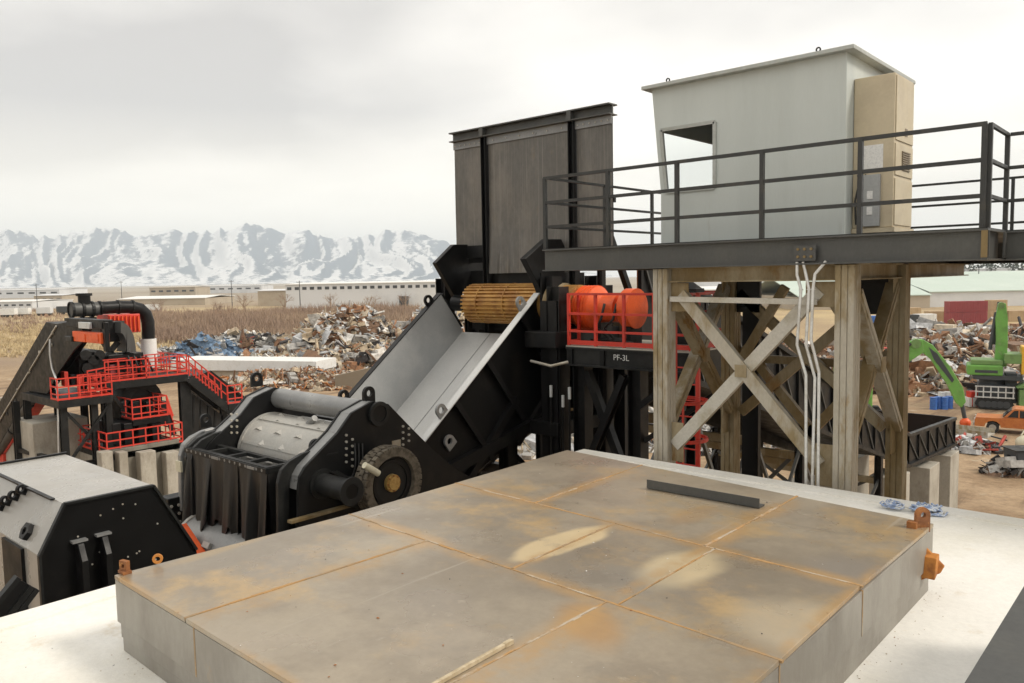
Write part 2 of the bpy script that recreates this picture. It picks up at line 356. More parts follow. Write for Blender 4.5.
# ---------------------------------------------------------------- steel slab in the foreground
def slab_mat():
    m = M('slab_steel', (.335, .283, .212), .35, .25, (.245, .205, .155), .8, .36, .60, (.43, .30, .15), 1.0, .50, .72, bump=.08, bscale=24, grain=.07, rvar=.14)
    t = m.node_tree; N = t.nodes; L = t.links; b = N['Principled BSDF']; g = N.new('ShaderNodeNewGeometry')
    cur = b.inputs['Base Color'].links[0].from_socket
    zt = EYE-2.02
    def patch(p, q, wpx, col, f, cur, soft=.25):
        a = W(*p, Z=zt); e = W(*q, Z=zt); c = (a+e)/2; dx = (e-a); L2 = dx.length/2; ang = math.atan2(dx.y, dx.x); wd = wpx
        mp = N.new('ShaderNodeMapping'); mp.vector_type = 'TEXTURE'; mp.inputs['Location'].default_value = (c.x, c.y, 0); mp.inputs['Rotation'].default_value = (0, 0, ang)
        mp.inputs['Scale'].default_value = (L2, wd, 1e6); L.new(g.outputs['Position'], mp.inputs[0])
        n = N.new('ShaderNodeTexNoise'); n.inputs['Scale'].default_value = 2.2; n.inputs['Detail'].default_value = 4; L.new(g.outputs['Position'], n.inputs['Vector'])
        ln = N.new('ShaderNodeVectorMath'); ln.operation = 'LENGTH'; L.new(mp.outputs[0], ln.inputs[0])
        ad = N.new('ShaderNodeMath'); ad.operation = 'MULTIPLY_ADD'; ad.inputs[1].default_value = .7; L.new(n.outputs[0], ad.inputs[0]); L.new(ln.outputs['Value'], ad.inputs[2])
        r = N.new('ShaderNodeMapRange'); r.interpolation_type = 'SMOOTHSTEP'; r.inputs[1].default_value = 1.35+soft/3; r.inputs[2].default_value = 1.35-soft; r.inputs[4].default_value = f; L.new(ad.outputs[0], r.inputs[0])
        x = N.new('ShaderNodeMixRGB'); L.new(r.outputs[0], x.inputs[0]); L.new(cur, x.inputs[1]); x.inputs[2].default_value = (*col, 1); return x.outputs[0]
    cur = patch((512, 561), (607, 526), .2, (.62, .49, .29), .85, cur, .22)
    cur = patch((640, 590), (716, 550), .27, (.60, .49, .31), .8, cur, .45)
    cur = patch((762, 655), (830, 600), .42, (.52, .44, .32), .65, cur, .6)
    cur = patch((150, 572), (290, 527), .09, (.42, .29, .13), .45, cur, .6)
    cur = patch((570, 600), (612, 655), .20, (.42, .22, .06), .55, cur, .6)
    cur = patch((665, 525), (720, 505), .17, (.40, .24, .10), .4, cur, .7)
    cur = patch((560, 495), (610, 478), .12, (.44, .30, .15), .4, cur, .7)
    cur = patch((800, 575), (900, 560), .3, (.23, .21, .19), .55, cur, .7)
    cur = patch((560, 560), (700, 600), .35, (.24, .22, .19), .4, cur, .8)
    # rust bled from the weld seams, chalky scuffs and scratches
    halo = None
    for p, q, wd in SEAMS:
        dx = q-p; c = (p+q)/2
        mp = N.new('ShaderNodeMapping'); mp.vector_type = 'TEXTURE'; mp.inputs['Location'].default_value = (c.x, c.y, 0); mp.inputs['Rotation'].default_value = (0, 0, math.atan2(dx.y, dx.x))
        mp.inputs['Scale'].default_value = (dx.length/2, wd, 1e6); L.new(g.outputs['Position'], mp.inputs[0])
        sx = N.new('ShaderNodeSeparateXYZ'); L.new(mp.outputs[0], sx.inputs[0])
        def absr(o, lo, hi):
            a = N.new('ShaderNodeMath'); a.operation = 'ABSOLUTE'; L.new(o, a.inputs[0])
            r = N.new('ShaderNodeMapRange'); r.interpolation_type = 'SMOOTHSTEP'; r.inputs[1].default_value = lo; r.inputs[2].default_value = hi; L.new(a.outputs[0], r.inputs[0]); return r.outputs[0]
        mu = N.new('ShaderNodeMath'); mu.operation = 'MULTIPLY'; L.new(absr(sx.outputs['Y'], 1, .08), mu.inputs[0]); L.new(absr(sx.outputs['X'], 1.02, .97), mu.inputs[1])
        if halo is None: halo = mu.outputs[0]
        else: mx = N.new('ShaderNodeMath'); mx.operation = 'MAXIMUM'; L.new(halo, mx.inputs[0]); L.new(mu.outputs[0], mx.inputs[1]); halo = mx.outputs[0]
    def nz_(s, d, lo, hi, st=(1, 1, 1), rot=0):
        mp = N.new('ShaderNodeMapping'); mp.inputs['Scale'].default_value = st; mp.inputs['Rotation'].default_value = (0, 0, rot); L.new(g.outputs['Position'], mp.inputs[0])
        n = N.new('ShaderNodeTexNoise'); n.inputs['Scale'].default_value = s; n.inputs['Detail'].default_value = d; n.inputs['Roughness'].default_value = .65; L.new(mp.outputs[0], n.inputs['Vector'])
        r = N.new('ShaderNodeMapRange'); r.interpolation_type = 'SMOOTHSTEP'; r.inputs[1].default_value = lo; r.inputs[2].default_value = hi; L.new(n.outputs[0], r.inputs[0]); return r.outputs[0]
    def mixc(f, k, col, cur):
        a = N.new('ShaderNodeMath'); a.operation = 'MULTIPLY'; a.inputs[1].default_value = k; L.new(f, a.inputs[0])
        x = N.new('ShaderNodeMixRGB'); L.new(a.outputs[0], x.inputs[0]); L.new(cur, x.inputs[1]); x.inputs[2].default_value = (*col, 1); return x.outputs[0]
    hm = N.new('ShaderNodeMath'); hm.operation = 'MULTIPLY'; L.new(halo, hm.inputs[0]); L.new(nz_(1.6, 6, .38, .62), hm.inputs[1])
    cur = mixc(hm.outputs[0], .75, (.44, .27, .11), cur)
    cur = mixc(nz_(3.2, 8, .66, .74), .45, (.50, .44, .34), cur)                       # dried water marks
    cur = mixc(nz_(9, 6, .70, .76), .6, (.34, .19, .07), cur)                          # rust freckles
    cur = mixc(nz_(5, 3, .66, .72, (1, .04, 1), .5), .35, (.50, .45, .37), cur)        # scrapes
    cur = mixc(nz_(5, 3, .68, .74, (.05, 1, 1), .3), .35, (.19, .165, .13), cur)
    cur = mixc(nz_(1.9, 7, .58, .70), .4, (.21, .185, .15), cur)
    L.new(cur, b.inputs['Base Color'])
ST = EYE-2.02
def S_(a, b, wd=.16): return (W(*a, Z=ST), W(*b, Z=ST), wd)
SEAMS = [S_((349, 514), (780, 660)), S_((455, 483), (860.5, 585.5)), S_((193, 623), (425, 541), .22), S_((400, 740), (600, 605), .2), S_((513, 569), (611, 524), .1), S_((541, 501), (630, 470), .14), S_((705, 546), (794, 499), .2), S_((600, 606), (705, 548), .1), S_((116, 577), (566, 846), .07), S_((566, 846), (931, 525), .1)]
slab_mat()
M('slab_side', (.30, .28, .245), .45, .25, (.235, .215, .185), 1.6, .4, .62, (.36, .22, .09), 1.3, .64, .8, bump=.1, bscale=24, grain=.07, stretch=(1, 1, .5))
M('weld_rust', (.38, .22, .085), .75, 0, (.29, .20, .11), 2.5, .42, .58, (.40, .34, .26), 1.6, .5, .62, bump=.3)
ST = EYE-2.02
A_, B_, C_, D_ = [W(x, y, Z=ST) for x, y in ((114, 575), (567, 450), (933.8, 523.5), (566, 849.6))]
V1L, V1R, V2L, V2R = [W(x, y, Z=ST) for x, y in ((349, 514), (780, 660), (455, 483), (860.5, 585.5))]
slab = thing('steel_slab', 'large flat rusty steel plate block lying on the white rooftop', 'steel block', ((A_+C_)/2*Vector((1, 1, 0)) if False else Vector(((A_.x+C_.x)/2, (A_.y+C_.y)/2, ROOF))))
def frac(p, a, b): return (p-a).dot(b-a)/(b-a).dot(b-a)
tS1 = frac(W(425, 541, Z=ST), V1L, V1R); tS2 = frac(W(600, 605, Z=ST), V1L, V1R); tS0 = frac(W(193, 623, Z=ST), A_, D_)
tM1 = frac(W(513, 569, Z=ST), V1L, V1R); tM2 = frac(W(611, 524, Z=ST), V2L, V2R)
tT1 = frac(W(541, 501, Z=ST), V2L, V2R); tT2 = frac(W(705, 546, Z=ST), V2L, V2R)
strips = [((A_, D_), (V1L, V1R), [tS1, tS2]), ((V1L, V1R), (V2L, V2R), [tM1*.6+tM2*.4, tS2+.02]), ((V2L, V2R), (B_, C_), [tT1, tT2])]
dn = Vector((0, 0, -1)); g = .006
def bead(p, q, w):                      # hand-laid weld: short runs of uneven width
    m = MB(); n = 26; t = 0; sd_ = (q-p).normalized().cross(Vector((0, 0, 1)))
    for i in range(n):
        a, b = lerp(p, q, i/n), lerp(p, q, (i+1)/n+.004); o = sd_*random.uniform(-.003, .003)
        z = Vector((0, 0, -.005+.0004*(i % 3))); m.bar(a+o+z, b+o+z, w*random.uniform(.55, 1.25), .014)
    return m.build('weld_seam', 'weld_rust', slab)
for (a, d), (b, c), ts in strips:
    cut = [0]+ts+[1]
    for t0, t1 in zip(cut, cut[1:]):
        e0, e1 = (g/4 if t0 else 0), (g/4 if t1 < 1 else 0)
        q = [lerp(a, d, t0+e0), lerp(a, d, t1-e1), lerp(b, c, t1-e1), lerp(b, c, t0+e0)]
        cen = sum(q, Vector())/4
        q = [p+(cen-p)*.0015 for p in q]
        dz = random.uniform(-.0015, .0015)
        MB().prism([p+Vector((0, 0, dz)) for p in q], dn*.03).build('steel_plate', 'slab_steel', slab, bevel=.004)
    for t in ts:
        p, q = lerp(a, d, t), lerp(b, c, t)
        wv = .011 if t != tS2+.02 else .006
        bead(p, q, wv*2)
for a, b in ((V1L, V1R), (V2L, V2R)):
    bead(a, b, .022)
def quad_ring(sc, z0, z1, name, mat, bev=.004):
    cen = (A_+B_+C_+D_)/4
    q = [Vector((cen.x+(p.x-cen.x)*sc, cen.y+(p.y-cen.y)*sc, z0)) for p in (A_, B_, C_, D_)]
    return MB().prism(q, (0, 0, z1-z0)).build(name, mat, slab, bevel=bev)
quad_ring(.985, ST-.335, ST-.032, 'core', 'rust', 0)
quad_ring(.992, ST-.45, ST-.34, 'lower_plate', 'slab_side')
quad_ring(.989, ROOF, ST-.455, 'bottom_plate', 'slab_side')
# side plates of the top course
def side(a, b, ts, inward):
    cut = [0]+ts+[1]
    for t0, t1 in zip(cut, cut[1:]):
        p, q = lerp(a, b, t0), lerp(a, b, t1); d = (q-p).normalized()*.004
        p, q = p+d+inward*.003, q-d+inward*.003
        MB().prism([p-Vector((0, 0, .034)), q-Vector((0, 0, .034)), q-Vector((0, 0, .335)), p-Vector((0, 0, .335))], inward*.03).build('side_plate', 'slab_side', slab, bevel=.003)
    for t in ts:
        p = lerp(a, b, t)+inward*.008
        MB().bar(p-Vector((0, 0, .03)), p-Vector((0, 0, .335)), .014, .016, (1, 0, 0)).build('weld_seam', 'weld_rust', slab)
side(A_, D_, [tS0, .62], (B_-A_).normalized()); side(D_, C_, [frac(V1R, D_, C_), frac(V2R, D_, C_)], (A_-D_).normalized())
side(B_, A_, [.5], (D_-A_).normalized()); side(C_, B_, [.5], (A_-B_).normalized())
# lifting lugs of the slab
p = W(125, 573, Z=ST); l = MB(); l.ring(p+Vector((0, 0, .055)), (.3, -1, 0), .05, .018, .03, 4, ref=(1, .3, 1)); l.box(p+Vector((-.045, -.03, 0)), p+Vector((.045, .03, .02))); l.build('lifting_lug', 'rust', slab)
p = W(158, 565.5, Z=ST); l = MB(); l.ring(p+Vector((0, 0, .05)), (1, -.6, 0), .036, .018, .016, 14); l.build('eye_bolt', 'rust_orange', slab)
p = W(922, 527, Z=ST); l = MB(); l.lug(p-Vector((0, 0, .04)), (0, 0, 1), (.75, -.67, 0), .12, .2, .022, .03); l.box(p+Vector((-.09, -.09, -.03)), p+Vector((-.02, -.03, .05))); l.build('lifting_lug', 'rust', slab)
p = W(922, 566, X=C_.x-.03); o_ = Vector((p.x, p.y, p.z))
l = MB(); l.prism([o_+Vector((0, -.07, -.07)), o_+Vector((0, .07, -.02)), o_+Vector((0, .05, .11)), o_+Vector((0, -.03, .09))], (.11, 0, 0)); l.prism([o_+Vector((.0, -.07, -.10)), o_+Vector((.13, -.0, -.03)), o_+Vector((.15, .04, .02)), o_+Vector((.02, .02, .15)), o_+Vector((.0, -.0, .15))], (0, .02, 0))
l.build('corner_bracket', 'rust_orange', slab, bevel=.006)

# loose things on the slab and roof
p, q = W(650, 487, Z=ST+.003), W(762, 507, Z=ST+.003)
ai = MB(); ai.bar(p+Vector((0, 0, .006)), q+Vector((0, 0, .006)), .11, .012); n_ = (q-p).normalized().cross(Vector((0, 0, 1))); ai.bar(p+Vector((0, 0, .045)), q+Vector((0, 0, .045)), .012, .08, off=(.055, 0))
tag(ai.build('angle_iron', 'beam_steel', loc=p), 'length of dark grey angle iron lying loose on the rusty steel block', 'angle iron')
p, q = W(425, 690, Z=ST+.012), W(512, 641, Z=ST+.012)
st = MB(); st.bar(p, lerp(p, q, .9), .022, .02); st.bar(lerp(p, q, .9), q, .026, .024)
tag(st.build('wooden_stick', 'wood', loc=p), 'pale wooden stick lying on the rusty steel block at the bottom edge', 'stick')
def rag(px, py, s, lab):
    c = W(px, py, Z=ROOF+.06); m = MB(); rr = random.Random(px)
    for i in range(14):
        pts = []; a = rr.uniform(0, 6.28); r0 = rr.uniform(.02, .1)*s
        for j in range(7):
            a += rr.uniform(.4, 1.1); r0 = min(.15*s, max(.01, r0+rr.uniform(-.05, .05)*s)); pts.append(c+Vector((math.cos(a)*r0*1.3, math.sin(a)*r0, rr.uniform(-.05, .04)*s)))
        m.tube(pts, .012*s, 6)
    tag(m.build('rope_bundle', 'blue_rag', loc=c), lab, 'rope')
rag(892, 504, .62, 'small tangle of pale blue rope on the rooftop edge behind the steel block')
rag(929, 508, 1.0, 'larger tangle of pale blue rope behind the rusty lug of the steel block')
# grey steel beam along the right edge of the roof
bz = EYE-1.75; p, q = W(965, 683, Z=bz), W(1024, 584, Z=bz); d = (q-p).normalized()
pb = thing('edge_beam', 'grey steel beam crossing the bottom right corner of the photo above the white rooftop', 'beam', (p.x+.15, p.y, ROOF))
x0 = (p.x+q.x)/2
box((x0, -3, bz-.022), (x0+.3, q.y+1.15, bz)).build('top_flange', 'beam_steel', pb, bevel=.004)
box((x0+.13, -3, bz-.4), (x0+.155, q.y+1.15, bz-.024)).build('web', 'beam_steel', pb)
box((x0, -3, bz-.425), (x0+.3, q.y+1.15, bz-.402)).build('bottom_flange', 'beam_steel', pb)
for yy in (-2.5, q.y+.6): box((x0+.05, yy-.1, ROOF), (x0+.25, yy+.1, bz-.427)).build('stub_post', 'beam_steel', pb)

# ================================================================ CONTROL PLATFORM
DK = .435
XL, XR, YF, YB = -7.8, -1.82, 9.5, 15.6
Y2 = W(1010, 140, X=XR).y
plat = thing('control_platform', 'raised steel platform on braced galvanized columns carrying the grey cabin', 'platform', (-4.6, 11, 0))
def ibm(p, q, w, h, mat='beam_steel', name='beam', up=(0, 0, 1)):
    return MB().ibeam(p, q, w, h, .02, up).build(name, mat, plat)
zc = DK-.01-.165
ibm(V(XL, YF+.08, zc), V(XR-.0, YF+.08, zc), .16, .33)
ibm(V(XR-.08, YF+.165, zc), V(XR-.08, Y2-.085, zc), .16, .33)
ibm(V(XR, Y2, zc), V(4.2, Y2, zc), .16, .33)
ibm(V(XL+.08, YF+.165, zc), V(XL+.08, YB-.17, zc), .16, .33)
ibm(V(XL, YB-.08, zc), V(4.2, YB-.08, zc), .16, .33)
for x in (-6.4, -5.0, -3.6, -.4, 1.2, 2.8): ibm(V(x, (YF+.17) if x < XR else Y2+.09, zc), V(x, YB-.17, zc), .14, .3)
# chequer plate deck, sheet by sheet
xs = [XL, -5.8, -3.8, XR]
for a, b in zip(xs, xs[1:]):
    for c, d in ((YF, 12.5), (12.5, YB)): box((a+.004, c+.004, EYE+DK-.012), (b-.004, d-.004, EYE+DK)).build('deck_plate', 'charcoal', plat)
for a, b in ((XR, .2), (.2, 2.2), (2.2, 4.2)): box((a+.004, Y2-.05, EYE+DK-.012), (b-.004, YB-.004, EYE+DK)).build('deck_plate', 'charcoal', plat)
# splice plate with bolts and rusty end stiffeners on the front beam
sp = W(805, 255, Y=YF); s_ = MB(); s_.box((sp.x-.13, YF-.012, sp.z-.07), (sp.x+.13, YF+.001, sp.z+.11)); so_ = s_.build('splice_plate', 'beam_steel', plat)
bt = MB()
for i in (-1, 0, 1):
    for j in (0, 1): bt.cyl((sp.x+i*.08, YF-.03, sp.z-.02+j*.09), (sp.x+i*.08, YF-.011, sp.z-.02+j*.09), .018, 6)
tag(bt.build('bolt', 'galv_brown', so_), kind='stuff')
box((XR-.06, YF-.006, EYE+.125), (XR-.0, YF+.0, EYE+DK-.03)).build('stiffener', 'galv_brown', plat)
box((XR+.002, Y2-.23, EYE+.125), (XR+.02, Y2-.14, EYE+DK-.03)).build('stiffener', 'beam_steel', plat)
# columns
cx0, cx1, cy0, cy1 = -5.79, -3.30, 9.72, 11.75
def column(x, y, mat, w=.23):
    m = MB(); h = w/2; m.box((x-h+.012, y-h+.012, 0), (x+h-.012, y+h-.012, EYE+.085))
    for a in (-1, 0, 1):
        m.box((x+a*.077-.032, y-h, .0), (x+a*.077+.032, y-h+.0125, EYE+.085))
        m.box((x+h-.0125, y+a*.077-.032, .0), (x+h, y+a*.077+.032, EYE+.085))
    return m.build('column', mat, plat)
column(cx0, cy0, 'galv'); column(cx1, cy0, 'galv'); column(cx0, cy1, 'galv_brown'); column(cx1, cy1, 'galv_brown')
for x in (-.2, 3.8):
    for y in (Y2+.3, 15): column(x, y, 'galv_brown')
zt = EYE+.0
# channel beams under the deck joining the columns
for y in (cy0, cy1):
    MB().ibeam((cx0+.12, y, zt), (cx1-.12, y, zt), .16, .2, .016).build('cross_beam', 'galv_brown', plat)
for x in (cx0, cx1):
    MB().ibeam((x, cy0+.12, zt), (x, cy1-.12, zt), .16, .2, .016).build('cross_beam', 'galv_brown', plat)
for x in (cx0, cx1): MB().ibeam((x, cy1+.12, zt), (x, YB-.2, zt), .16, .2, .016).build('cross_beam', 'galv_brown', plat)
# gussets
def gus(x0, x1, z0, z1, y, name='gusset', mat='galv_brown'):
    return box((x0, y-.008, z0), (x1, y+.008, z1)).build(name, mat, plat)
yf = cy0-.0
gus(cx0+.118, cx0+.38, EYE-.5, EYE-.11, yf); gus(cx1-.5, cx1-.118, EYE-.42, EYE-.11, yf)
gus(cx0+.118, cx0+.3, EYE-2.6, EYE-2.05, yf); gus(cx1-.36, cx1-.118, EYE-2.62, EYE-2.1, yf)
# front cross bracing, measured
def fr(px, py): return W(px, py, Y=cy0-.05)
up = (0, -1, 0)
def brace(p, q, w=.165, mat='galv', up=up, lip=.08):
    return MB().angle(p, q, w, lip, .014, up).build('brace', mat, plat)
brace(fr(680, 294), fr(819, 465), mat='galv')
c0, c1 = fr(818, 290)-Vector((0, -.03, 0)), fr(673, 446)-Vector((0, -.03, 0)); brace(c0, lerp(c0, c1, 1), mat='galv_light')
brace(fr(671, 299)-Vector((0, .03, 0)), fr(818, 302)-Vector((0, .03, 0)), .07, 'galv_light')
ctr = fr(741, 371); box(ctr+Vector((-.08, -.02, -.08)), ctr+Vector((.08, -.008, .08))).build('gusset', 'galv_brown', plat)
ctr2 = box((0, 0, 0), (.001, .001, .001)) if False else None
# side bracing (planes of constant X)
def sd_brace(x, y0, z0, y1, z1, mat, sgn=1, w=.16):
    m = MB(); m.bar((x, y0, z0), (x, y1, z1), w*.9, .16, (sgn, 0, 0)); m.bar((x+.083, y0, z0), (x+.083, y1, z1), .05, .02, (sgn, 0, 0)); return m.build('brace', mat, plat)
for x, mats in ((cx0, ('galv_brown', 'galv')), (cx1, ('galv', 'galv_brown'))):
    sd_brace(x+.03, cy0+.14, EYE-.25, cy1-.14, EYE-2.15, mats[0]); sd_brace(x-.04, cy1-.14, EYE-.2, cy0+.14, EYE-2.15, mats[1])
    box((x+.112, (cy0+cy1)/2-.09, EYE-1.29), (x+.124, (cy0+cy1)/2+.09, EYE-1.09)).build('gusset', 'galv_brown', plat)
    for yy in (cy0+.22, cy1-.22):
        box((x+.01, yy-.1, EYE-.42), (x+.024, yy+.1, EYE-.105)).build('gusset', 'galv_brown', plat); box((x+.01, yy-.1, EYE-2.5), (x+.024, yy+.1, EYE-2.05)).build('gusset', 'galv_brown', plat)
# rear bracing
MB().bar((cx0+.15, cy1, EYE-.3), (cx1-.15, cy1, EYE-2.2), .16, .1, (0, -1, 0)).build('brace', 'galv_brown', plat)
MB().angle((cx1-.15, cy1+.03, EYE-.2), (cx0+.15, cy1+.03, EYE-2.2), .15, .08, .014, (0, -1, 0)).build('brace', 'galv_brown', plat)
box((cx0+.12, cy1-.05, EYE-.6), (cx0+.5, cy1-.035, EYE-.1)).build('gusset', 'black', plat); box((cx1-.5, cy1-.05, EYE-.6), (cx1-.12, cy1-.035, EYE-.1)).build('gusset', 'black', plat)
xm_ = (cx0+cx1)/2
for x in (cx0, cx1):
    s_ = 1 if x == cx0 else -1
    MB().bar((x+s_*.15, cy1+.16, EYE-1.15), (xm_+s_*.05, cy1+.16, EYE-2.45), .14, .1, (0, -1, 0)).build('brace', 'galv_brown', plat); MB().bar((x+s_*.15, cy1-.14, EYE-1.5), (xm_-s_*.3, cy1-.14 if s_ > 0 else cy1-.26, EYE-.2), .13, .08, (0, -1, 0)).build('brace', 'galv_brown' if s_ > 0 else 'galv', plat)
MB().bar((cx0+.12, cy1+.28, EYE-1.35), (cx1-.12, cy1+.28, EYE-1.35), .1, .12).build('strut', 'galv_brown', plat)
# lower tier of bracing down to the yard
for (a, b) in (((cx0, cy0), (cx1, cy0)), ((cx0, cy1), (cx1, cy1)), ((cx0, cy0), (cx0, cy1)), ((cx1, cy0), (cx1, cy1))):
    pa, pb2 = Vector((*a, 0)), Vector((*b, 0)); dd = (pb2-pa).normalized()*.13
    u_ = (0, -1, 0) if abs(dd.x) > .01 else (1, 0, 0)
    MB().ibeam(pa+dd+Vector((0, 0, EYE-3.7)), pb2-dd+Vector((0, 0, EYE-3.7)), .15, .2, .016).build('cross_beam', 'galv_brown', plat)
    MB().angle(pa+dd+Vector((0, 0, EYE-4.0)), pb2-dd+Vector((0, 0, 2)), .15, .08, .014, u_).build('brace', 'galv_brown', plat)
for x in (cx0, cx1):
    for y in (cy0, cy1): box((x-.3, y-.3, 0), (x+.3, y+.3, .12)).build('base_plate', 'galv_brown', plat)
# dark plate posts of the rear frame seen between the columns
for px in (752, ):
    w_ = W(px, 300, Y=cy1+.5).x; box((w_-.14, cy1+.45, 0), (w_+.14, cy1+.55, EYE-.12)).build('column', 'black', plat)

# railing
RH = 1.07; zz = EYE+DK
def rail_run(a, b, n, ends=(True, True), mat='rail_paint', root=plat, h=RH, levels=(1, .655, .31), rad=.022, z=zz, post=.024):
    a, b = Vector(a), Vector(b); d = b-a
    for i in range(n+1):
        if (i == 0 and not ends[0]) or (i == n and not ends[1]): continue
        p = a+d*(i/n); MB().box((p.x-post, p.y-post, z), (p.x+post, p.y+post, z+h)).build('post', mat, root)
    dn_ = d.normalized()
    for l in levels:
        MB().bar(Vector((a.x, a.y, z+h*l))-dn_*(post-.002), Vector((b.x, b.y, z+h*l))+dn_*(post-.002), rad*1.7, rad*1.7).build('rail', mat, root)
def fpx(px): return W(px, 200, Y=YF+.06).x
y_ = YF+.06
frontx = [fpx(p) for p in (545, 608, 677, 762, 860, 983)]
for i, x in enumerate(frontx): MB().box((x-.026, y_-.026, zz), (x+.026, y_+.026, zz+RH)).build('post', 'rail_paint', plat)
for l in (1, .655, .31): MB().bar((frontx[0]-.02, y_, zz+RH*l), (frontx[-1]+.02, y_, zz+RH*l), .04, .044).build('rail', 'rail_paint', plat)
xe = frontx[-1]+.035
MB().box((xe-.024, y_+.03, zz-.01), (xe+.028, y_+.082, zz+RH)).build('post', 'rail_paint', plat)
rail_run((xe, y_+.1, 0), (xe, Y2+.05, 0), 1, (False, True)); rail_run((xe+.05, Y2+.05, 0), (4.1, Y2+.05, 0), 4, (False, True))
rail_run((XL+.06, y_+.06, 0), (XL+.06, YB-.06, 0), 4, (False, True)); rail_run((XL+.12, YB-.06, 0), (4.1, YB-.06, 0), 7, (False, True))
# toe flat
# conduits
for i, (xs_, lab) in enumerate((([(797, 262), (797, 275), (801, 289), (797, 345), (806, 375), (806, 492)], 0), ([(803, 262), (806, 275), (809, 289), (806, 345), (815, 378), (812, 492)], 0), ([(826, 263), (815, 274), (813, 289), (811, 340), (819, 372), (818, 492)], 0))):
    pts = [W(x, y, Y=cy0-.2) for x, y in xs_]
    pts[0].z = EYE+.13
    fin = []
    for a, b in zip(pts, pts[1:]): fin += [lerp(a, b, t) for t in (0, .12, .88)]
    fin.append(pts[-1]); fin[-1].z = ROOF-.3
    c = thing('conduit', ['leftmost of the three galvanized conduits bending down beside the column', 'middle one of the three galvanized conduits bending down beside the column', 'rightmost of the three conduits, curving out from the beam above'][i], 'conduit', fin[-1], 'conduits under the control platform')
    MB().tube(fin, .018, 10).build('pipe', 'conduit', c)
    k = fin[6]; MB().cyl(lerp(fin[6], fin[7], .0), lerp(fin[6], fin[7], .15), .027, 10).build('coupling', 'conduit', c)

# ================================================================ CONTROL CABIN
CY0, CY1 = 10.6, 13.05
def cp(px, py): q = W(px, py, Y=CY0); return (q.x, q.z)
cx_r = cp(846, 100)[0]; ztop = EYE+2.78; zb = EYE+DK+.03
xl_t = cp(652, 92)[0]; xl_b = cp(661, 193)[0]; zsl = cp(661, 193)[1]
cab = thing('control_cabin', 'pale grey operator cabin with slanted side window on the steel platform', 'cabin', ((xl_b+cx_r)/2, (CY0+CY1)/2, EYE+DK))
def wallpoly(poly, y0, th, name='wall_panel', mat='cabin'):
    return MB().prism([(x, y0, z) for x, z in poly], (0, th, 0)).build(name, mat, cab)
w0, w1, w2, w3 = cp(662, 131), cp(715, 122), cp(715, 187.5), cp(668.5, 194)
def xl(z): return xl_b+(xl_t-xl_b)*max(0, (z-zsl)/(ztop-zsl))
TH = .06
zw1 = w1[1]; zw0 = w2[1]
wallpoly([(w1[0], zb), (cx_r, zb), (cx_r, ztop), (w1[0], ztop)], CY0, TH)
wallpoly([(xl(zb), zb), (w1[0], zb), (w1[0], zw0), (xl_b, zw0), (xl_b, zsl)], CY0, TH)
wallpoly([(xl(zw1), zw1), (w1[0], zw1), (w1[0], ztop), (xl_t, ztop)], CY0, TH)
st0 = .10
wallpoly([(xl(zw0), zw0), (xl(zw0)+st0, zw0), (xl(zw1)+st0, zw1), (xl(zw1), zw1)], CY0, TH)
fr_ = MB(); P_ = [(xl(zw0)+st0, zw0), (w1[0], zw0), (w1[0], zw1), (xl(zw1)+st0, zw1)]
for a, b in zip(P_, P_[1:]+P_[:1]): fr_.bar((a[0], CY0-.012, a[1]), (b[0], CY0-.012, b[1]), .05, .03, (0, 1, 0))
win = fr_.build('window', 'cabin_trim', cab)
MB().prism([(x, CY0+.025, z) for x, z in P_], (0, .008, 0)).build('pane', 'glass', win)
# left wall: slanted, mostly glass above the sill
def lw(y0, y1, z0, z1, th=TH, name='wall_panel', mat='cabin', inset=0):
    q = [(xl(z0)+inset, y0, z0), (xl(z1)+inset, y0, z1), (xl(z1)+inset, y1, z1), (xl(z0)+inset, y1, z0)]
    return MB().prism(q, (th, 0, 0)).build(name, mat, cab)
a, b = CY0+TH, CY1-TH
lw(a, b, zb, zw0-.01); lw(a, b, zw1+.0, ztop); lw(a, a+.08, zw0-.01, zw1); lw(b-.12, b, zw0-.01, zw1)
lwf = lw(a+.08, b-.12, zw0-.008, zw0+.03, .05, 'window', 'cabin_trim'); MB().prism([(xl(zw0)+.02, a+.08, zw0), (xl(zw1)+.02, a+.08, zw1), (xl(zw1)+.02, b-.12, zw1), (xl(zw0)+.02, b-.12, zw0)], (.008, 0, 0)).build('pane', 'glass', lwf)
# right and back walls
box((cx_r-TH, CY0+TH, zb), (cx_r, CY1-TH, ztop)).build('wall_panel', 'cabin', cab)
xbl = xl_b
# back wall with a wide window
bw0, bw1 = xl_b+.25, w1[0]+1.25
wallpoly([(bw1, zb), (cx_r, zb), (cx_r, ztop), (bw1, ztop)], CY1-TH, TH); wallpoly([(xl_b, zb), (bw1, zb), (bw1, zw0), (xl_b, zw0)], CY1-TH, TH)
wallpoly([(xl(zw1), zw1), (bw1, zw1), (bw1, ztop), (xl_t, ztop)], CY1-TH, TH); wallpoly([(xl(zw0), zw0), (bw0, zw0), (bw0-.1, zw1), (xl(zw1), zw1)], CY1-TH, TH)
bf = MB(); bf.bar((bw0, CY1-.02, zw0+.02), (bw1, CY1-.02, zw0+.02), .05, .04); bw = bf.build('window', 'cabin_trim', cab); box((bw0-.1, CY1-.04, zw0), (bw1, CY1-.03, zw1)).build('pane', 'glass', bw)
box((xl_b, CY0, EYE+DK+.001), (cx_r, CY1, EYE+DK+.029)).build('floor', 'cabin_trim', cab)
box((xl_t+.06, CY0+TH, ztop-.12), (cx_r-TH, CY1-TH, ztop-.002)).build('ceiling', 'cabin_inside', cab)
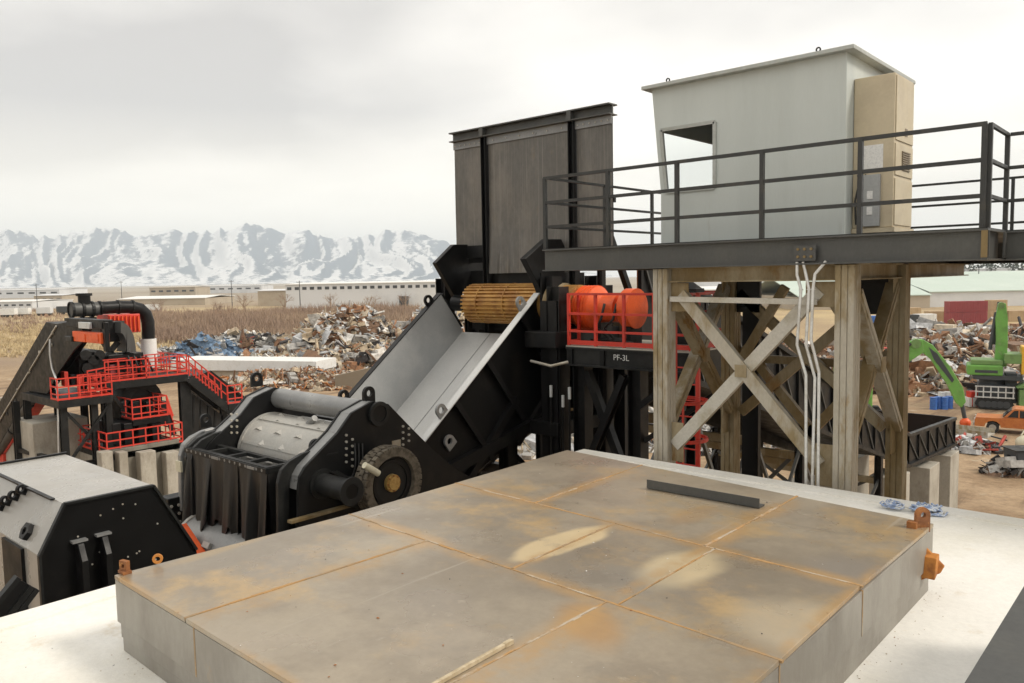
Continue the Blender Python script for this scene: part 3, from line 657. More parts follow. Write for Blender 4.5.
# roof: thin overhanging sheet with a folded rim
rx0, rx1 = W(641, 88, Y=CY0-.12).x, cx_r+.13; ry0, ry1 = CY0-.12, CY1+.12
rb = MB(); rb.box((rx0, ry0, ztop), (rx1, ry1, ztop+.055)); roofc = rb.build('roof', 'cabin_trim', cab, bevel=.008)
for px in (668, 818):
    e = W(px, 80, Y=CY0).x; MB().ring((e, CY0+.0, ztop+.1), (0, 1, 0), .035, .018, .014, 12).build('eye_bolt', 'charcoal', roofc)
# lower seam and corner trims
box((cx_r-.05, CY0-.006, zb), (cx_r+.006, CY0-.0005, ztop-.002)).build('corner_trim', 'cabin', cab)
# monitor on the desk seen through the window, pale boxes on the floor edge
box((w1[0]-.05, CY0+.35, zw0-.12), (w1[0]+.25, CY0+.6, zw0+.02)).build('desk_monitor', 'tan', cab)
# ---------------------------------------------------------------- air conditioner on the cabin's end wall
AY0, AY1 = 10.88, 11.68; ax0, ax1 = cx_r+.004, -3.15; az0, az1 = EYE+.56, EYE+2.49
ac = thing('air_conditioner', 'tall tan wall air conditioner on the end of the grey cabin', 'air conditioner', ((ax0+ax1)/2, (AY0+AY1)/2, EYE+DK))
cs = box((ax0, AY0, az0), (ax1, AY1, az1)).build('casing', 'tan', ac, bevel=.012)
for (y0, y1, z0, z1) in ((AY0+.03, AY1-.03, EYE+1.66, EYE+2.46), (AY0+.03, AY1-.03, EYE+1.22, EYE+1.62), (AY0+.03, AY1-.03, az0+.03, EYE+1.18)):
    box((ax1+.001, y0, z0), (ax1+.014, y1, z1)).build('service_panel', 'tan', ac, bevel=.004)
lv = MB()
for i in range(9): lv.box((ax1+.0145, AY0+.28+0, EYE+1.30+i*.028), (ax1+.03, AY0+.62, EYE+1.316+i*.028))
lv.build('louvre', 'tan_dark', ac)
box((ax1+.0145, AY0+.4, EYE+1.74), (ax1+.02, AY0+.5, EYE+1.84)).build('control_window', 'tan_dark', ac)
box((ax0+.06, AY0-.004, EYE+1.32), (ax1-.13, AY0-.0005, EYE+1.62)).build('instruction_sheet', 'paper', ac)
jb = box((ax0+.15, AY0-.05, az0+.02), (ax1-.15, AY0-.0006, EYE+1.24)).build('electrical_box', 'grey_plastic', ac, bevel=.006)
wr = MB()
for i in range(3): wr.tube([(ax0+.06+.035*i, AY0-.03, az0+.05), (ax0+.05+.04*i, AY0-.05, az0+.35), (ax0+.1+.02*i, AY0-.045, az0+.6), (ax0+.07+.05*i, AY0-.02, EYE+1.25)], .012, 6)
wr.build('cable', 'dark_inside', ac)
for z in (EYE+.98, EYE+.78): box((ax0+.2, AY0-.06, z-.05), (ax0+.27, AY0-.051, z+.05)).build('switch', 'paper', jb)
box((ax0, AY0-.03, az0-.06), (ax1+.03, AY1+.03, az0-.002)).build('support_frame', 'tan', ac)
box((ax0+.02, AY0+.02, EYE+DK+.001), (ax1-.02, AY1-.02, az0-.062)).build('plinth', 'tan_dark', ac)

# grit and flakes lying about on the roof and the slab
def grit(n, area, z, s0, mats, lab, seed):
    rr = random.Random(seed); m = MB()
    for i in range(n):
        x, y = area(rr)
        m.cur = rr.randrange(len(mats)); s = s0*math.exp(rr.gauss(-.4, .5)); a = rr.uniform(0, 3.14); d = Vector((math.cos(a), math.sin(a), 0))*s; e = Vector((-d.y, d.x, 0))*rr.uniform(.3, .8)
        c = Vector((x, y, z)); h = Vector((0, 0, s*rr.uniform(.15, .6))); m.add([c-d, c+e, c+d, c-e, c+h], [(0, 1, 4), (1, 2, 4), (2, 3, 4), (3, 0, 4)])
    return tag(m.build('grit', mats, recalc=False), lab, 'grit', kind='stuff')
def on_roof(rr):
    while True:
        x, y = rr.uniform(RXL+.05, 4), rr.uniform(-1, RYB-.05)
        if not (A_.x-.0 < x < C_.x and D_.y < y < B_.y): return x, y
grit(500, on_roof, ROOF+.001, .007, ['concrete', 's_tan', 's_grey', 's_rust'], 'grit and rust flakes scattered on the white rooftop', 5)
def by_slab(rr):
    t = rr.random(); k = rr.expovariate(9); p, q, n_ = rr.choice(((D_, C_, Vector((.75, -.6, 0))), (A_, D_, Vector((-.6, -.75, 0))), (B_, C_, Vector((.6, .75, 0)))))
    w = lerp(p, q, t)+n_*(k-.01); return w.x, w.y
grit(420, by_slab, ROOF+.001, .0065, ['s_tan', 's_tan', 's_rust', 's_pale'], 'rust flakes gathered along the foot of the steel block', 6)
def on_slab(rr): w = lerp(lerp(A_, D_, rr.random()), lerp(B_, C_, rr.random()), rr.random()); return w.x, w.y
grit(260, on_slab, ST+.002, .006, ['rust', 's_dark', 's_tan', 's_white'], 'flakes and grit on top of the steel block', 8)

# ================================================================ FEED HOPPER WALL (tall curtain), CHEEKS, ROLLER
def bolts(pts, axis, r, name, mat, root, n=6, h=.02):
    m = MB()
    for p in pts: m.cyl(p, Vector(p)+Vector(axis)*h, r, n)
    return tag(m.build(name, mat, root), kind='stuff')
def curtain_mat():
    m = M('curtain', (.115, .108, .097), .42, .2, (.165, .15, .13), 1.2, .42, .66, (.15, .125, .095), 2.2, .58, .72, bump=.12, bscale=10, grain=.16, stretch=(1.0, 1.0, .45), rvar=.1)
    t = m.node_tree; N = t.nodes; L = t.links; b = N['Principled BSDF']; g = N.new('ShaderNodeNewGeometry'); cur = b.inputs['Base Color'].links[0].from_socket
    mp = N.new('ShaderNodeMapping'); mp.inputs['Scale'].default_value = (22, 22, .25); L.new(g.outputs['Position'], mp.inputs[0])
    n = N.new('ShaderNodeTexNoise'); n.inputs['Scale'].default_value = 1; n.inputs['Detail'].default_value = 4; L.new(mp.outputs[0], n.inputs['Vector'])
    r = N.new('ShaderNodeMapRange'); r.inputs[1].default_value = .52; r.inputs[2].default_value = .75; r.inputs[4].default_value = .5; L.new(n.outputs[0], r.inputs[0])
    x = N.new('ShaderNodeMixRGB'); L.new(r.outputs[0], x.inputs[0]); L.new(cur, x.inputs[1]); x.inputs[2].default_value = (.24, .22, .19, 1); L.new(x.outputs[0], b.inputs['Base Color'])
curtain_mat()
KY = 14.5; KT = EYE+3.69
def kx(px): return W(px, 180, Y=KY).x
k0, k1, k2, k3 = kx(455), kx(486), kx(573.5), kx(612.5)
hop = thing('feed_hopper_wall', 'tall dark steel feed wall of three scratched panels hung between black posts', 'hopper wall', ((k0+k3)/2, KY, 0))
zlo = EYE-.4
def panel(x0, x1, zb_, flare=0, mat='curtain', y=KY, name='panel'):
    m = MB(); nx, nz = 24, 16; vs = []
    for j in range(nz+1):
        for i in range(nx+1):
            s, t = i/nx, j/nz; z = zb_+(KT-.27-zb_)*t
            f = max(0, 1-t*1.9)**2
            vs.append((x0+(x1-x0)*s, y-flare*f*(.55+.45*math.sin(s*46+.6*math.sin(s*9)))-.004*math.sin(s*17+t*5), z))
    fs = [(j*(nx+1)+i, j*(nx+1)+i+1, (j+1)*(nx+1)+i+1, (j+1)*(nx+1)+i) for j in range(nz) for i in range(nx)]
    m.add(vs, fs, True); m.add([(a, b+.03, c) for a, b, c in vs], [f[::-1] for f in fs], True)
    return m.build(name, mat, hop, recalc=False)
panel(k0, k1-.09, EYE+.75); panel(k1+.1, k2-.08, EYE+.12, .13); panel(k2+.1, k3, EYE+.55)
for x0, x1 in ((k0, k1-.07), (k1+.08, k2-.07), (k2+.08, k3)):
    box((x0, KY-.035, KT-.42), (x1, KY-.012, KT-.24)).build('clamp_strip', 'tube_grey', hop)
    bolts([(x0+(x1-x0)*(i+.5)/6, KY-.036, KT-.34) for i in range(6)], (0, -1, 0), .016, 'bolt', 'galv_light', hop)
hb = MB(); hb.box((k0-.03, KY-.16, KT-.03), (k3+.03, KY+.16, KT)); hb.box((k0-.02, KY-.02, KT-.21), (k3+.02, KY+.02, KT-.032)); hb.box((k0-.03, KY-.16, KT-.235), (k3+.03, KY+.16, KT-.212)); hb.build('top_beam', 'beam_steel', hop)
for x in (k1, k2):
    MB().ibeam((x, KY, EYE-3), (x, KY, KT-.236), .2, .16, .02, (1, 0, 0)).build('post', 'black', hop)
    box((x-.06, KY-.165, KT-.23), (x+.06, KY-.021, KT-.03)).build('stiffener', 'beam_steel', hop)
for x in (k0+.25, k3-.4): MB().ibeam((x, KY+.12, EYE-3), (x, KY+.12, KT-.24), .14, .14, .02, (1, 0, 0)).build('post', 'black', hop)
for x in (k1, k2): MB().bar((x, KY+.1, KT-.6), (x, KY+2.6, EYE-1.0), .14, .14).build('rear_brace', 'black', hop)
for z in (EYE+1.6, EYE+.4): box((k0, KY+.05, z), (k3, KY+.13, z+.16)).build('rear_beam', 'black', hop)
# cheek plates either side of the roller
def cheek(pix, X, th, hidden=()):
    p = [W(x, y, X=X) for x, y in pix]+[V(X, y, z) for y, z in hidden]
    return MB().prism(p, (th, 0, 0))
XA, XB = -14.35, -11.38
ck = cheek([(436, 263), (454, 244.5), (490, 244.5), (493, 276), (466, 286), (459, 304)], XA, -.14).build('cheek_plate', 'black', hop, bevel=.012)
ck = cheek([(519.5, 259), (541, 239.5), (556, 239.5), (566, 262), (566, 300), (553, 305), (541, 306), (533, 285)], XB, .16).build('cheek_plate', 'black', hop, bevel=.012)
box((k0, KY-.05, EYE+.52), (k1-.09, KY-.03, EYE+.83)).build('base_flange', 'black', hop)
bk = MB(); bk.bar((XA, KY+.35, EYE-.55), (XB+.1, KY+.35, EYE-.55), .5, 1.5); bk.build('back_plate', 'black', hop)
# roller
RY, RZ, RR = 14.02, EYE-.60, .475
rol = thing('feed_roller', 'ribbed rusty brown feed roller under the dark feed wall', 'roller', ((XA+XB)/2, RY, RZ))
core = MB(); core.cyl((-13.68, RY, RZ), (XB+.95, RY, RZ), RR-.05, 32); core.build('drum', 'roller', rol)
for i in range(30):
    a = 2*math.pi*i/30; c, s = math.cos(a), math.sin(a)
    MB().bar((-13.7, RY+c*(RR-.03), RZ+s*(RR-.03)), (XB-.02, RY+c*(RR-.03), RZ+s*(RR-.03)), .042, .06, (0, c, s)).build('rib', 'roller', rol)
MB().cyl((-14.35, RY, RZ), (-13.685, RY, RZ), .2, 20).build('shaft', 'black', rol)
for x in (-13.2, -12.35): MB().ring((x, RY, RZ), (1, 0, 0), RR+.012, RR-.05, .025, 32).build('band', 'roller', rol)
MB().ring((XB+.42, RY-.05, RZ), (1, 0, 0), .47, .36, .3, 28).build('bearing_ring', 'galv_brown', rol)
hub = MB(); hub.cyl((XB+.5, RY-.05, RZ), (XB+.72, RY-.05, RZ), .36, 24); hub.cyl((XB+.72, RY-.05, RZ), (XB+.86, RY-.05, RZ), .2, 20); hub.build('bearing_hub', 'black_gloss', rol)
bolts([(XB+.72, RY-.05+.28*math.cos(i*.785), RZ+.28*math.sin(i*.785)) for i in range(8)], (1, 0, 0), .03, 'bolt', 'galv_light', rol)

# ================================================================ FEED CHUTE
ch_t = Vector((0, 13.58, EYE-.37)); sdir = Vector((0, -.788, -.616)); ndir = Vector((0, .616, -.788))
CL, CHH = 4.45, 1.2; CX0, CX1 = -14.4, -11.4
chute = thing('feed_chute', 'open grey steel feed chute sloping down into the black shredder', 'chute', ((CX0+CX1)/2, 11.5, 0))
def cpt(x, s, n): return Vector((x, 0, 0))+ch_t+sdir*s+ndir*n
def cplate(x0, x1, s0, s1, n0, n1, name, mat, bev=0):
    m = MB(); vs = [cpt(x, s, n) for n in (n0, n1) for (x, s) in ((x0, s0), (x1, s0), (x1, s1), (x0, s1))]
    m.add(vs, [(0, 1, 2, 3), (7, 6, 5, 4), (0, 4, 5, 1), (1, 5, 6, 2), (2, 6, 7, 3), (3, 7, 4, 0)]); return m.build(name, mat, chute, bevel=bev)
cplate(CX0-.03, CX0, 0, CL, 0, CHH, 'side_wall', 'chute_grey'); cplate(CX1, CX1+.03, .0, CL, .002, CHH-.002, 'side_liner', 'chute_grey')
cplate(CX0+.002, CX1-.002, .05, CL, CHH, CHH+.03, 'floor', 'chute_floor'); 
for x in (-13.4, -12.4): cplate(x-.008, x+.008, .06, CL, CHH-.008, CHH-.001, 'floor_seam', 'tube_grey')
# outer plate of the near wall: deeper than the chute, black
m = MB(); op = [(0, 0), (CL, 0), (CL+.25, .5), (CL-.4, 1.55), (CL-2.2, 2.05), (.7, 2.1), (.15, 1.0)]
m.prism([cpt(CX1+.032, s, n) for s, n in op], (.03, 0, 0)); m.build('outer_plate', 'black_gloss', chute)
m = MB(); m.prism([cpt(CX0-.032, s, n) for s, n in op], (-.03, 0, 0)); m.build('outer_plate', 'black_gloss', chute)
cplate(CX1-.0, CX1+.17, -.02, CL+.02, -.03, -.002, 'rim', 'chute_floor', .006); cplate(CX0-.15, CX0+.01, -.02, CL+.02, -.03, -.002, 'rim', 'black', .006)
cplate(CX0-.03, CX0+.05, -.035, -.002, .0, CHH-.12, 'end_rim', 'black')
for s in (.75, 2.15, 3.35):
    ln = 2.0 if s < 2 else 1.75
    m = MB(); m.bar(cpt(CX1+.12, s, .0), cpt(CX1+.12, s, ln), .02, .11, (1, 0, 0)); m.bar(cpt(CX1+.17, s, .0), cpt(CX1+.17, s, ln), .12, .018, (1, 0, 0)); m.build('stiffener_rib', 'black', chute)
m = MB(); m.bar(cpt(CX1+.12, .3, 1.95), cpt(CX1+.12, 2.6, 2.05), .14, .1, (1, 0, 0)); m.build('stiffener_rib', 'black', chute)
def chlug(px, py, X, up, mat='tube_grey', sz=.26):
    p = W(px, py, X=X); return MB().lug(p-Vector(up)*sz*.62, up, (1, 0, 0), sz, sz*1.1, sz*.26, .05).build('lifting_lug', mat, chute)
upn = -ndir
chlug(440.5, 410, CX1+.12, upn); chlug(449, 441, CX1+.12, upn); chlug(520, 302, CX1+.12, upn)
chlug(428, 300, CX0-.05, upn, 'black'); chlug(367, 390, CX0-.05, upn, 'black')
# struts carrying the chute
for y, z0 in ((10.2, EYE-5.0), (12.9, EYE-2.9)):
    for x in (CX0+.2, CX1-.25): MB().ibeam((x, y, 0), (x, y, z0), .3, .3, .03, (1, 0, 0)).build('support_leg', 'black', chute)
for x in (CX0-.1, CX1+.1):
    MB().bar((x, 10.3, EYE-3.9), (x, 12.8, EYE-6.3), .16, .16).build('support_brace', 'black', chute); MB().bar((x, 12.8, EYE-2.6), (x, 10.3, EYE-5.0), .16, .16).build('support_brace', 'black', chute)
    MB().bar((x, 9.6, EYE-4.0), (x, 14.5, EYE-3.0), .2, .25).build('support_beam', 'black', chute)

# ================================================================ SUPPORT FRAME of the feed roller (black steel)
fr_t = thing('roller_support_frame', 'black steel frame carrying the feed roller, with pipes down its front', 'steel frame', (-10.7, 14, 0))
for x, y in ((-11.0, 13.7), (-10.55, 13.35), (-10.55, 15.0), (-14.9, 14.2), (-14.9, 15.4), (-11.05, 15.4)):
    MB().ibeam((x, y, 0), (x, y, EYE+.02 if x < -10.6 else EYE-.2), .34, .34, .03, (1, 0, 0)).build('column', 'black', fr_t)
box((-11.2, 13.0, EYE-1.5), (-10.35, 15.4, EYE-1.15)).build('bearing_beam', 'black', fr_t, bevel=.02)
box((-11.18, 13.1, EYE-3.4), (-10.4, 15.3, EYE-3.1)).build('bearing_beam', 'black', fr_t, bevel=.02)
box((-10.9, 13.18, EYE-6), (-10.45, 13.24, EYE-.5)).build('side_plate', 'black', fr_t)
box((-11.25, 13.6, EYE-3.0), (-11.2, 15.2, EYE+.1)).build('side_plate', 'black', fr_t)
for z in (EYE-2.5, EYE-4.8): MB().bar((-14.9, 14.6, z), (-10.6, 14.6, z), .2, .25).build('cross_beam', 'black', fr_t)
MB().bar((-11.2, 14.2, EYE-5.3), (-14.7, 14.2, EYE-2.9), .16, .16).build('cross_brace', 'black', fr_t); MB().bar((-14.7, 14.4, EYE-5.3), (-11.2, 14.4, EYE-2.9), .16, .16).build('cross_brace', 'black', fr_t)
for px, y0, y1 in ((551, 390, 452), (563, 400, 452), (569.5, 392, 450)):
    a, b = W(px, y0, Y=13.12), W(px, y1, Y=13.12); b.z -= 1.5
    MB().tube([a, lerp(a, b, .5), b], .025, 8).build('grease_pipe', 'black', fr_t); MB().cyl(a+Vector((0, 0, -.15)), a+Vector((0, 0, .1)), .035, 10).build('pipe_fitting', 'white_pipe', fr_t)
a, b = W(531, 361, Y=12.9), W(568, 362, Y=12.9); mid = W(551, 366, Y=12.75); MB().tube([a, lerp(a, mid, .5), mid, lerp(mid, b, .5), b], .03, 8).build('air_pipe', 'galv_light', fr_t)

# ================================================================ DRIVE PLATFORM with red railing, orange motor
PY, PX0, PX1, PZ = 13.24, -10.26, -7.3, EYE-1.43
PYB = 15.2
dp = thing('drive_platform', 'black drive platform with red railing below the steel deck', 'platform', ((PX0+PX1)/2, PY+1, 0))
box((PX0, PY, PZ-.03), (PX1, PYB, PZ)).build('deck_plate', 'galv_light', dp)
xm = W(655, 350, Y=PY).x
MB().box((PX0+.02, PY+.0, PZ-.40), (PX1, PY+.04, PZ-.034)).build('fascia', 'charcoal', dp); 
MB().box((PX0+.02, PY-.07, PZ-.42), (PX1, PY+.0, PZ-.385)).build('fascia_flange', 'charcoal', dp); MB().box((PX0+.02, PY-.05, PZ-.07), (PX1, PY-.001, PZ-.034)).build('fascia_flange', 'charcoal', dp)
for x in (PX0+.15, PX0+.95, PX1-.7): box((x-.05, PY-.05, PZ-.384), (x+.05, PY-.001, PZ-.072)).build('stiffener', 'black', dp)
box((PX0, PY+.05, PZ-.4), (PX0+.05, PYB, PZ-.032)).build('fascia', 'charcoal', dp); box((PX1-.05, PY+.05, PZ-.4), (PX1-.002, PYB, PZ-.032)).build('fascia', 'charcoal', dp)
MB().ibeam((PX0+.1, PYB-.1, PZ-.25), (PX1-.06, PYB-.1, PZ-.25), .2, .4).build('beam', 'black', dp)
def txt(s, size, loc, rot, mat, name, parent):
    c = bpy.data.curves.new(name, 'FONT'); c.body = s; c.size = size; c.extrude = .001; c.align_x = 'CENTER'; c.materials.append(MAT[mat])
    tmp = bpy.data.objects.new(name, c); COL.objects.link(tmp); dg = bpy.context.evaluated_depsgraph_get()
    me = bpy.data.meshes.new_from_object(tmp.evaluated_get(dg)); bpy.data.objects.remove(tmp)
    o = bpy.data.objects.new(name, me); COL.objects.link(o); o.parent = parent; o.location = Vector(loc)-ROOTS.get(parent.name, Vector()); o.rotation_euler = rot
    return o
tp = W(621, 360.5, Y=PY-.003); txt('PF-3L', .165, (tp.x, PY-.002, tp.z), (R(90), 0, 0), 'paper', 'lettering', dp)
def red_rail(root, a, b, n, z, h=1.07, ends=(True, True), r=.024, mat='red'):
    a, b = Vector((a[0], a[1], z)), Vector((b[0], b[1], z if len(a) < 3 else z)); d = (b-a).normalized()
    for i in range(n+1):
        if (i == 0 and not ends[0]) or (i == n and not ends[1]): continue
        p = lerp(a, b, i/n); MB().box((p.x-.028, p.y-.028, z), (p.x+.028, p.y+.028, z+h)).build('post', mat, root)
    for l in (1, .62, .28, .06):
        MB().bar(a+Vector((0, 0, h*l))-d*.026, b+Vector((0, 0, h*l))+d*.026, r*1.9, r*1.9 if l > .1 else .09).build('rail', mat, root)
yr = PY+.05
red_rail(dp, (PX0+.05, yr), (xm-.05, yr), 3, PZ); red_rail(dp, (xm, yr), (PX1-.05, yr), 1, PZ, ends=(True, True))
red_rail(dp, (PX1-.05, yr+.06), (PX1-.05, PYB-.1), 2, PZ, ends=(False, True)); red_rail(dp, (PX0+.05, yr+.06), (PX0+.05, yr+.35), 1, PZ, ends=(False, True))
red_rail(dp, (PX1-.1, PYB-.1), (-8.9, PYB-.1), 2, PZ, ends=(False, True))
lx = [W(p, 400, Y=PY+.25).x for p in (583, 638)]
for x in (lx[0], lx[1]):
    for y in (PY+.25, PYB-.2): MB().ibeam((x, y, 0), (x, y, PZ-.42), .3, .3, .025, (1, 0, 0)).build('leg', 'black', dp)
yl = PY+.25
for z1, z0 in ((PZ-.55, EYE-4.3), (EYE-4.5, EYE-7.6)):
    MB().bar((lx[0]+.16, yl-.05, z1), (lx[1]-.16, yl-.05, z0), .16, .16).build('leg_brace', 'black', dp); MB().ibeam((lx[1]-.16, yl-.22, z1), (lx[0]+.1, yl-.22, z0), .14, .2, .02, (0, 1, 0)).build('leg_brace', 'black', dp)
MB().bar((lx[1]+.1, yl-.1, EYE-2.6), (PX1-.3, yl-.1, EYE-1.9), .12, .12).build('leg_brace', 'black', dp)
MB().bar((lx[1]+.15, yl, EYE-3.3), (PX1+.3, yl+.3, EYE-2.2), .1, .1).build('leg_brace', 'black', dp)
# red access ladder behind the front column
la = thing('access_ladder', 'red caged access ladder rising behind the left galvanized column', 'ladder', (-7.6, 12.9, 0))
lpx = [W(p, 420, Y=12.95).x for p in (675, 698)]
for x in lpx: MB().box((x-.035, 12.92, 0), (x+.035, 12.98, PZ+1.1)).build('stringer', 'red', la)
zq = 6.0
while zq < PZ: MB().cyl((lpx[0]+.036, 12.95, zq), (lpx[1]-.036, 12.95, zq), .016, 6).build('rung', 'red', la); zq += .3
for z in (EYE-2.3, EYE-3.0, EYE-3.7): MB().ring(((lpx[0]+lpx[1])/2, 12.9, z), (0, 0, 1), .42, .38, .06, 16).build('cage_hoop', 'red', la)
for i in range(4):
    a_ = R(200+47*i); x, y = (lpx[0]+lpx[1])/2+.375*math.cos(a_), 12.9+.375*math.sin(a_); MB().box((x-.015, y-.015, EYE-3.8), (x+.015, y+.015, EYE-2.2)).build('cage_strap', 'red', la)
# orange drive motor
mo = thing('drive_motor', 'bright orange drive motor behind the red railing', 'motor', (-9.92, 14.0, PZ))
MY, MZ = 14.1, EYE-.68
m = MB(); m.cyl((-10.87, MY, MZ), (-10.62, MY, MZ), .42, 28); m.build('flange', 'black', mo)
m = MB(); m.cyl((-10.62, MY, MZ), (-10.40, MY, MZ), .38, 28, .47); m.cyl((-10.40, MY, MZ), (-10.02, MY, MZ), .47, 28); m.cyl((-10.02, MY, MZ), (-9.82, MY, MZ), .47, 28, .3); m.build('gearbox', 'orange', mo)
for i in range(5):
    MB().ring((-10.36+.08*i, MY, MZ), (1, 0, 0), .49, .46, .025, 24).build('fin', 'orange', mo)
m = MB(); m.cyl((-9.82, MY, MZ), (-9.47, MY, MZ), .3, 24); m.build('body', 'orange', mo)
MB().cyl((-9.47, MY, MZ), (-9.28, MY, MZ), .2, 20).build('coupling', 'orange', mo)
m = MB(); m.cyl((-9.28, MY, MZ), (-9.04, MY, MZ), .42, 26); m.build('end_flange', 'orange', mo)
m = MB(); m.box((-10.02, MY-.3, PZ+.001), (-9.12, MY+.3, PZ+.1)); m.box((-9.97, MY-.2, PZ+.1), (-9.82, MY+.2, MZ-.3)); m.box((-9.22, MY-.2, PZ+.1), (-9.07, MY+.2, MZ-.3)); m.build('mount', 'black', mo)
for i in range(2):
    MB().tube([(-9.62+.3*i, MY-.35, MZ+.1), (-9.57+.3*i, MY-.55, MZ-.2), (-9.72+.2*i, MY-.5, PZ+.35), (-9.42+.1*i, MY-.4, PZ+.1), (-8.92, MY-.35, PZ+.06)], .03, 8).build('hose', 'rubber', mo)
m = MB(); m.sphere((-8.92, MY+.3, EYE-.35), .2); 
cbx = thing('control_box', 'dark control cabinet on the drive platform beside the orange motor', 'cabinet', (-8.3, 14.7, PZ))
box((-8.6, 14.5, PZ+.003), (-7.9, 14.85, PZ+1.15)).build('casing', 'black', cbx, bevel=.01); box((-8.55, 14.485, PZ+.1), (-7.95, 14.498, PZ+1.1)).build('door', 'charcoal', cbx, bevel=.004); MB().prism([(-8.45, 14.5, PZ+1.155), (-8.05, 14.5, PZ+1.155), (-8.25, 14.5, PZ+1.5)], (0, .3, 0)).build('lifting_cover', 'black', cbx)

# ================================================================ INFEED CONVEYOR (long, rising away behind the platform)
ic = thing('infeed_conveyor', 'long black infeed conveyor with trussed sides rising from concrete piers', 'conveyor', (-12.3, 30, 0))
prof = [(15.6, EYE+.55), (37.0, EYE-7.15), (45.2, EYE-7.6)]
IX0, IX1 = -14.9, -9.9
def side_frame(x, sg):
    for (y0, z0), (y1, z1) in zip(prof, prof[1:]):
        a, b = Vector((x, y0, z0)), Vector((x, y1, z1)); dv = Vector((0, 0, -2.5 if y0 < 30 else -1.35)); du_ = Vector((0, 0, -1.35))
        MB().bar(a, b, .2, .14).build('top_chord', 'charcoal', ic); MB().bar(a+dv, b+du_, .2, .14).build('bottom_chord', 'charcoal', ic)
        m = MB(); m.prism([a+Vector((-sg*.06, 0, -.072)), b+Vector((-sg*.06, 0, -.072)), b+du_+Vector((-sg*.06, 0, .072)), a+dv+Vector((-sg*.06, 0, .072))], (sg*.02, 0, 0)); m.build('side_plate', 'black', ic)
        n = max(3, int((b-a).length/1.6)); 
        for i in range(n+1):
            p = lerp(a, b, i/n); dv_ = lerp(dv, du_, i/n); dw_ = lerp(dv, du_, min(1, (i+1)/n)); MB().bar(p-Vector((0, 0, .072)), p+dv_+Vector((0, 0, .072)), .09, .09, (1, 0, 0)).build('upright', 'black', ic)
            if i < n: q = lerp(a, b, (i+1)/n); MB().bar(p-Vector((0, 0, .1))+Vector((0, .06, 0)), q+dw_+Vector((0, -.06, .1)), .05, .05, (1, 0, 0)).build('diagonal', 'beam_steel', ic)
side_frame(IX1, 1); side_frame(IX0, -1)
for (y0, z0), (y1, z1) in zip(prof, prof[1:]):
    m = MB(); m.prism([(IX0+.12, y0, z0-1.0), (IX0+.12, y1, z1-1.0), (IX1-.12, y1, z1-1.0), (IX1-.12, y0, z0-1.0)], (0, 0, -.1)); m.build('apron_frame', 'black', ic)
    m = MB(); m.prism([(IX0+.14, y0, z0-.94), (IX0+.14, y1, z1-.94), (IX1-.14, y1, z1-.94), (IX1-.14, y0, z0-.94)], (0, 0, -.05)); m.build('apron', 'rust', ic)
    for x, s in ((IX0+.09, 1), (IX1-.09, -1)): MB().prism([(x, y0, z0-.9), (x, y1, z1-.9), (x, y1, z1-.08), (x, y0, z0-.08)], (s*.02, 0, 0)).build('skirt_liner', 'rust', ic)
m = MB(); m.box((IX0, 45.3, EYE-8.95), (IX1, 45.4, EYE-7.55)); m.build('end_plate', 'black', ic)
for y in (18, 21.5, 25, 29, 33):
    t = (y-15.6)/21.4; z = EYE+.55-7.7*t-2.57+1.15*t
    for x in (IX0, IX1): MB().ibeam((x, y, 0), (x, y, z), .26, .26, .025, (1, 0, 0)).build('leg', 'black', ic)
    if z > 4: MB().bar((IX0+.15, y, z-1.0), (IX1-.15, y, z-1.0), .2, .24).build('cross_beam', 'galv_brown', ic)
    if z > 4:
        MB().bar((IX0+.15, y-.1, z-.9), (IX1-.15, y-.1, 1.5), .12, .12).build('leg_brace', 'beam_steel', ic); MB().bar((IX1-.15, y+.1, z-.9), (IX0+.15, y+.1, 1.5), .12, .12).build('leg_brace', 'beam_steel', ic)
for y0, y1 in ((18, 21.5), (21.5, 25), (25, 29), (29, 33)):
    t0, t1 = (y0-15.6)/21.4, (y1-15.6)/21.4; z0, z1 = EYE+.55-7.7*t0-2.6, EYE+.55-7.7*t1-2.4
    for x in (IX0, IX1):
        MB().bar((x, y0, z0*.95), (x, y1, z1*.35), .09, .09).build('leg_brace', 'beam_steel', ic); MB().bar((x, y0, z0*.35), (x, y1, z1*.95), .09, .09).build('leg_brace', 'beam_steel', ic)
zb1 = EYE-8.6
for i, y in enumerate((35.6, 40.5, 44.3)):
    pr = tag(box((IX1-.9, y-.85, 0), (IX1+.25, y+.85, zb1-.1-(y-37)*.03+(.35 if y < 37 else 0)-.3)).build('concrete_pier', 'concrete', bevel=.03, loc=(IX1-.3, y, 0)), ['nearest concrete pier under the end of the black conveyor, beside the column', 'middle concrete pier under the end of the black conveyor', 'far concrete pier under the end plate of the black conveyor'][i], 'pier', 'concrete piers under the infeed conveyor')
tag(box((IX0-.2, 35, 0), (IX0+.9, 45, 2.6)).build('concrete_wall', 'concrete', loc=(IX0+.3, 40, 0)), 'low concrete wall under the far side of the black conveyor', 'wall')

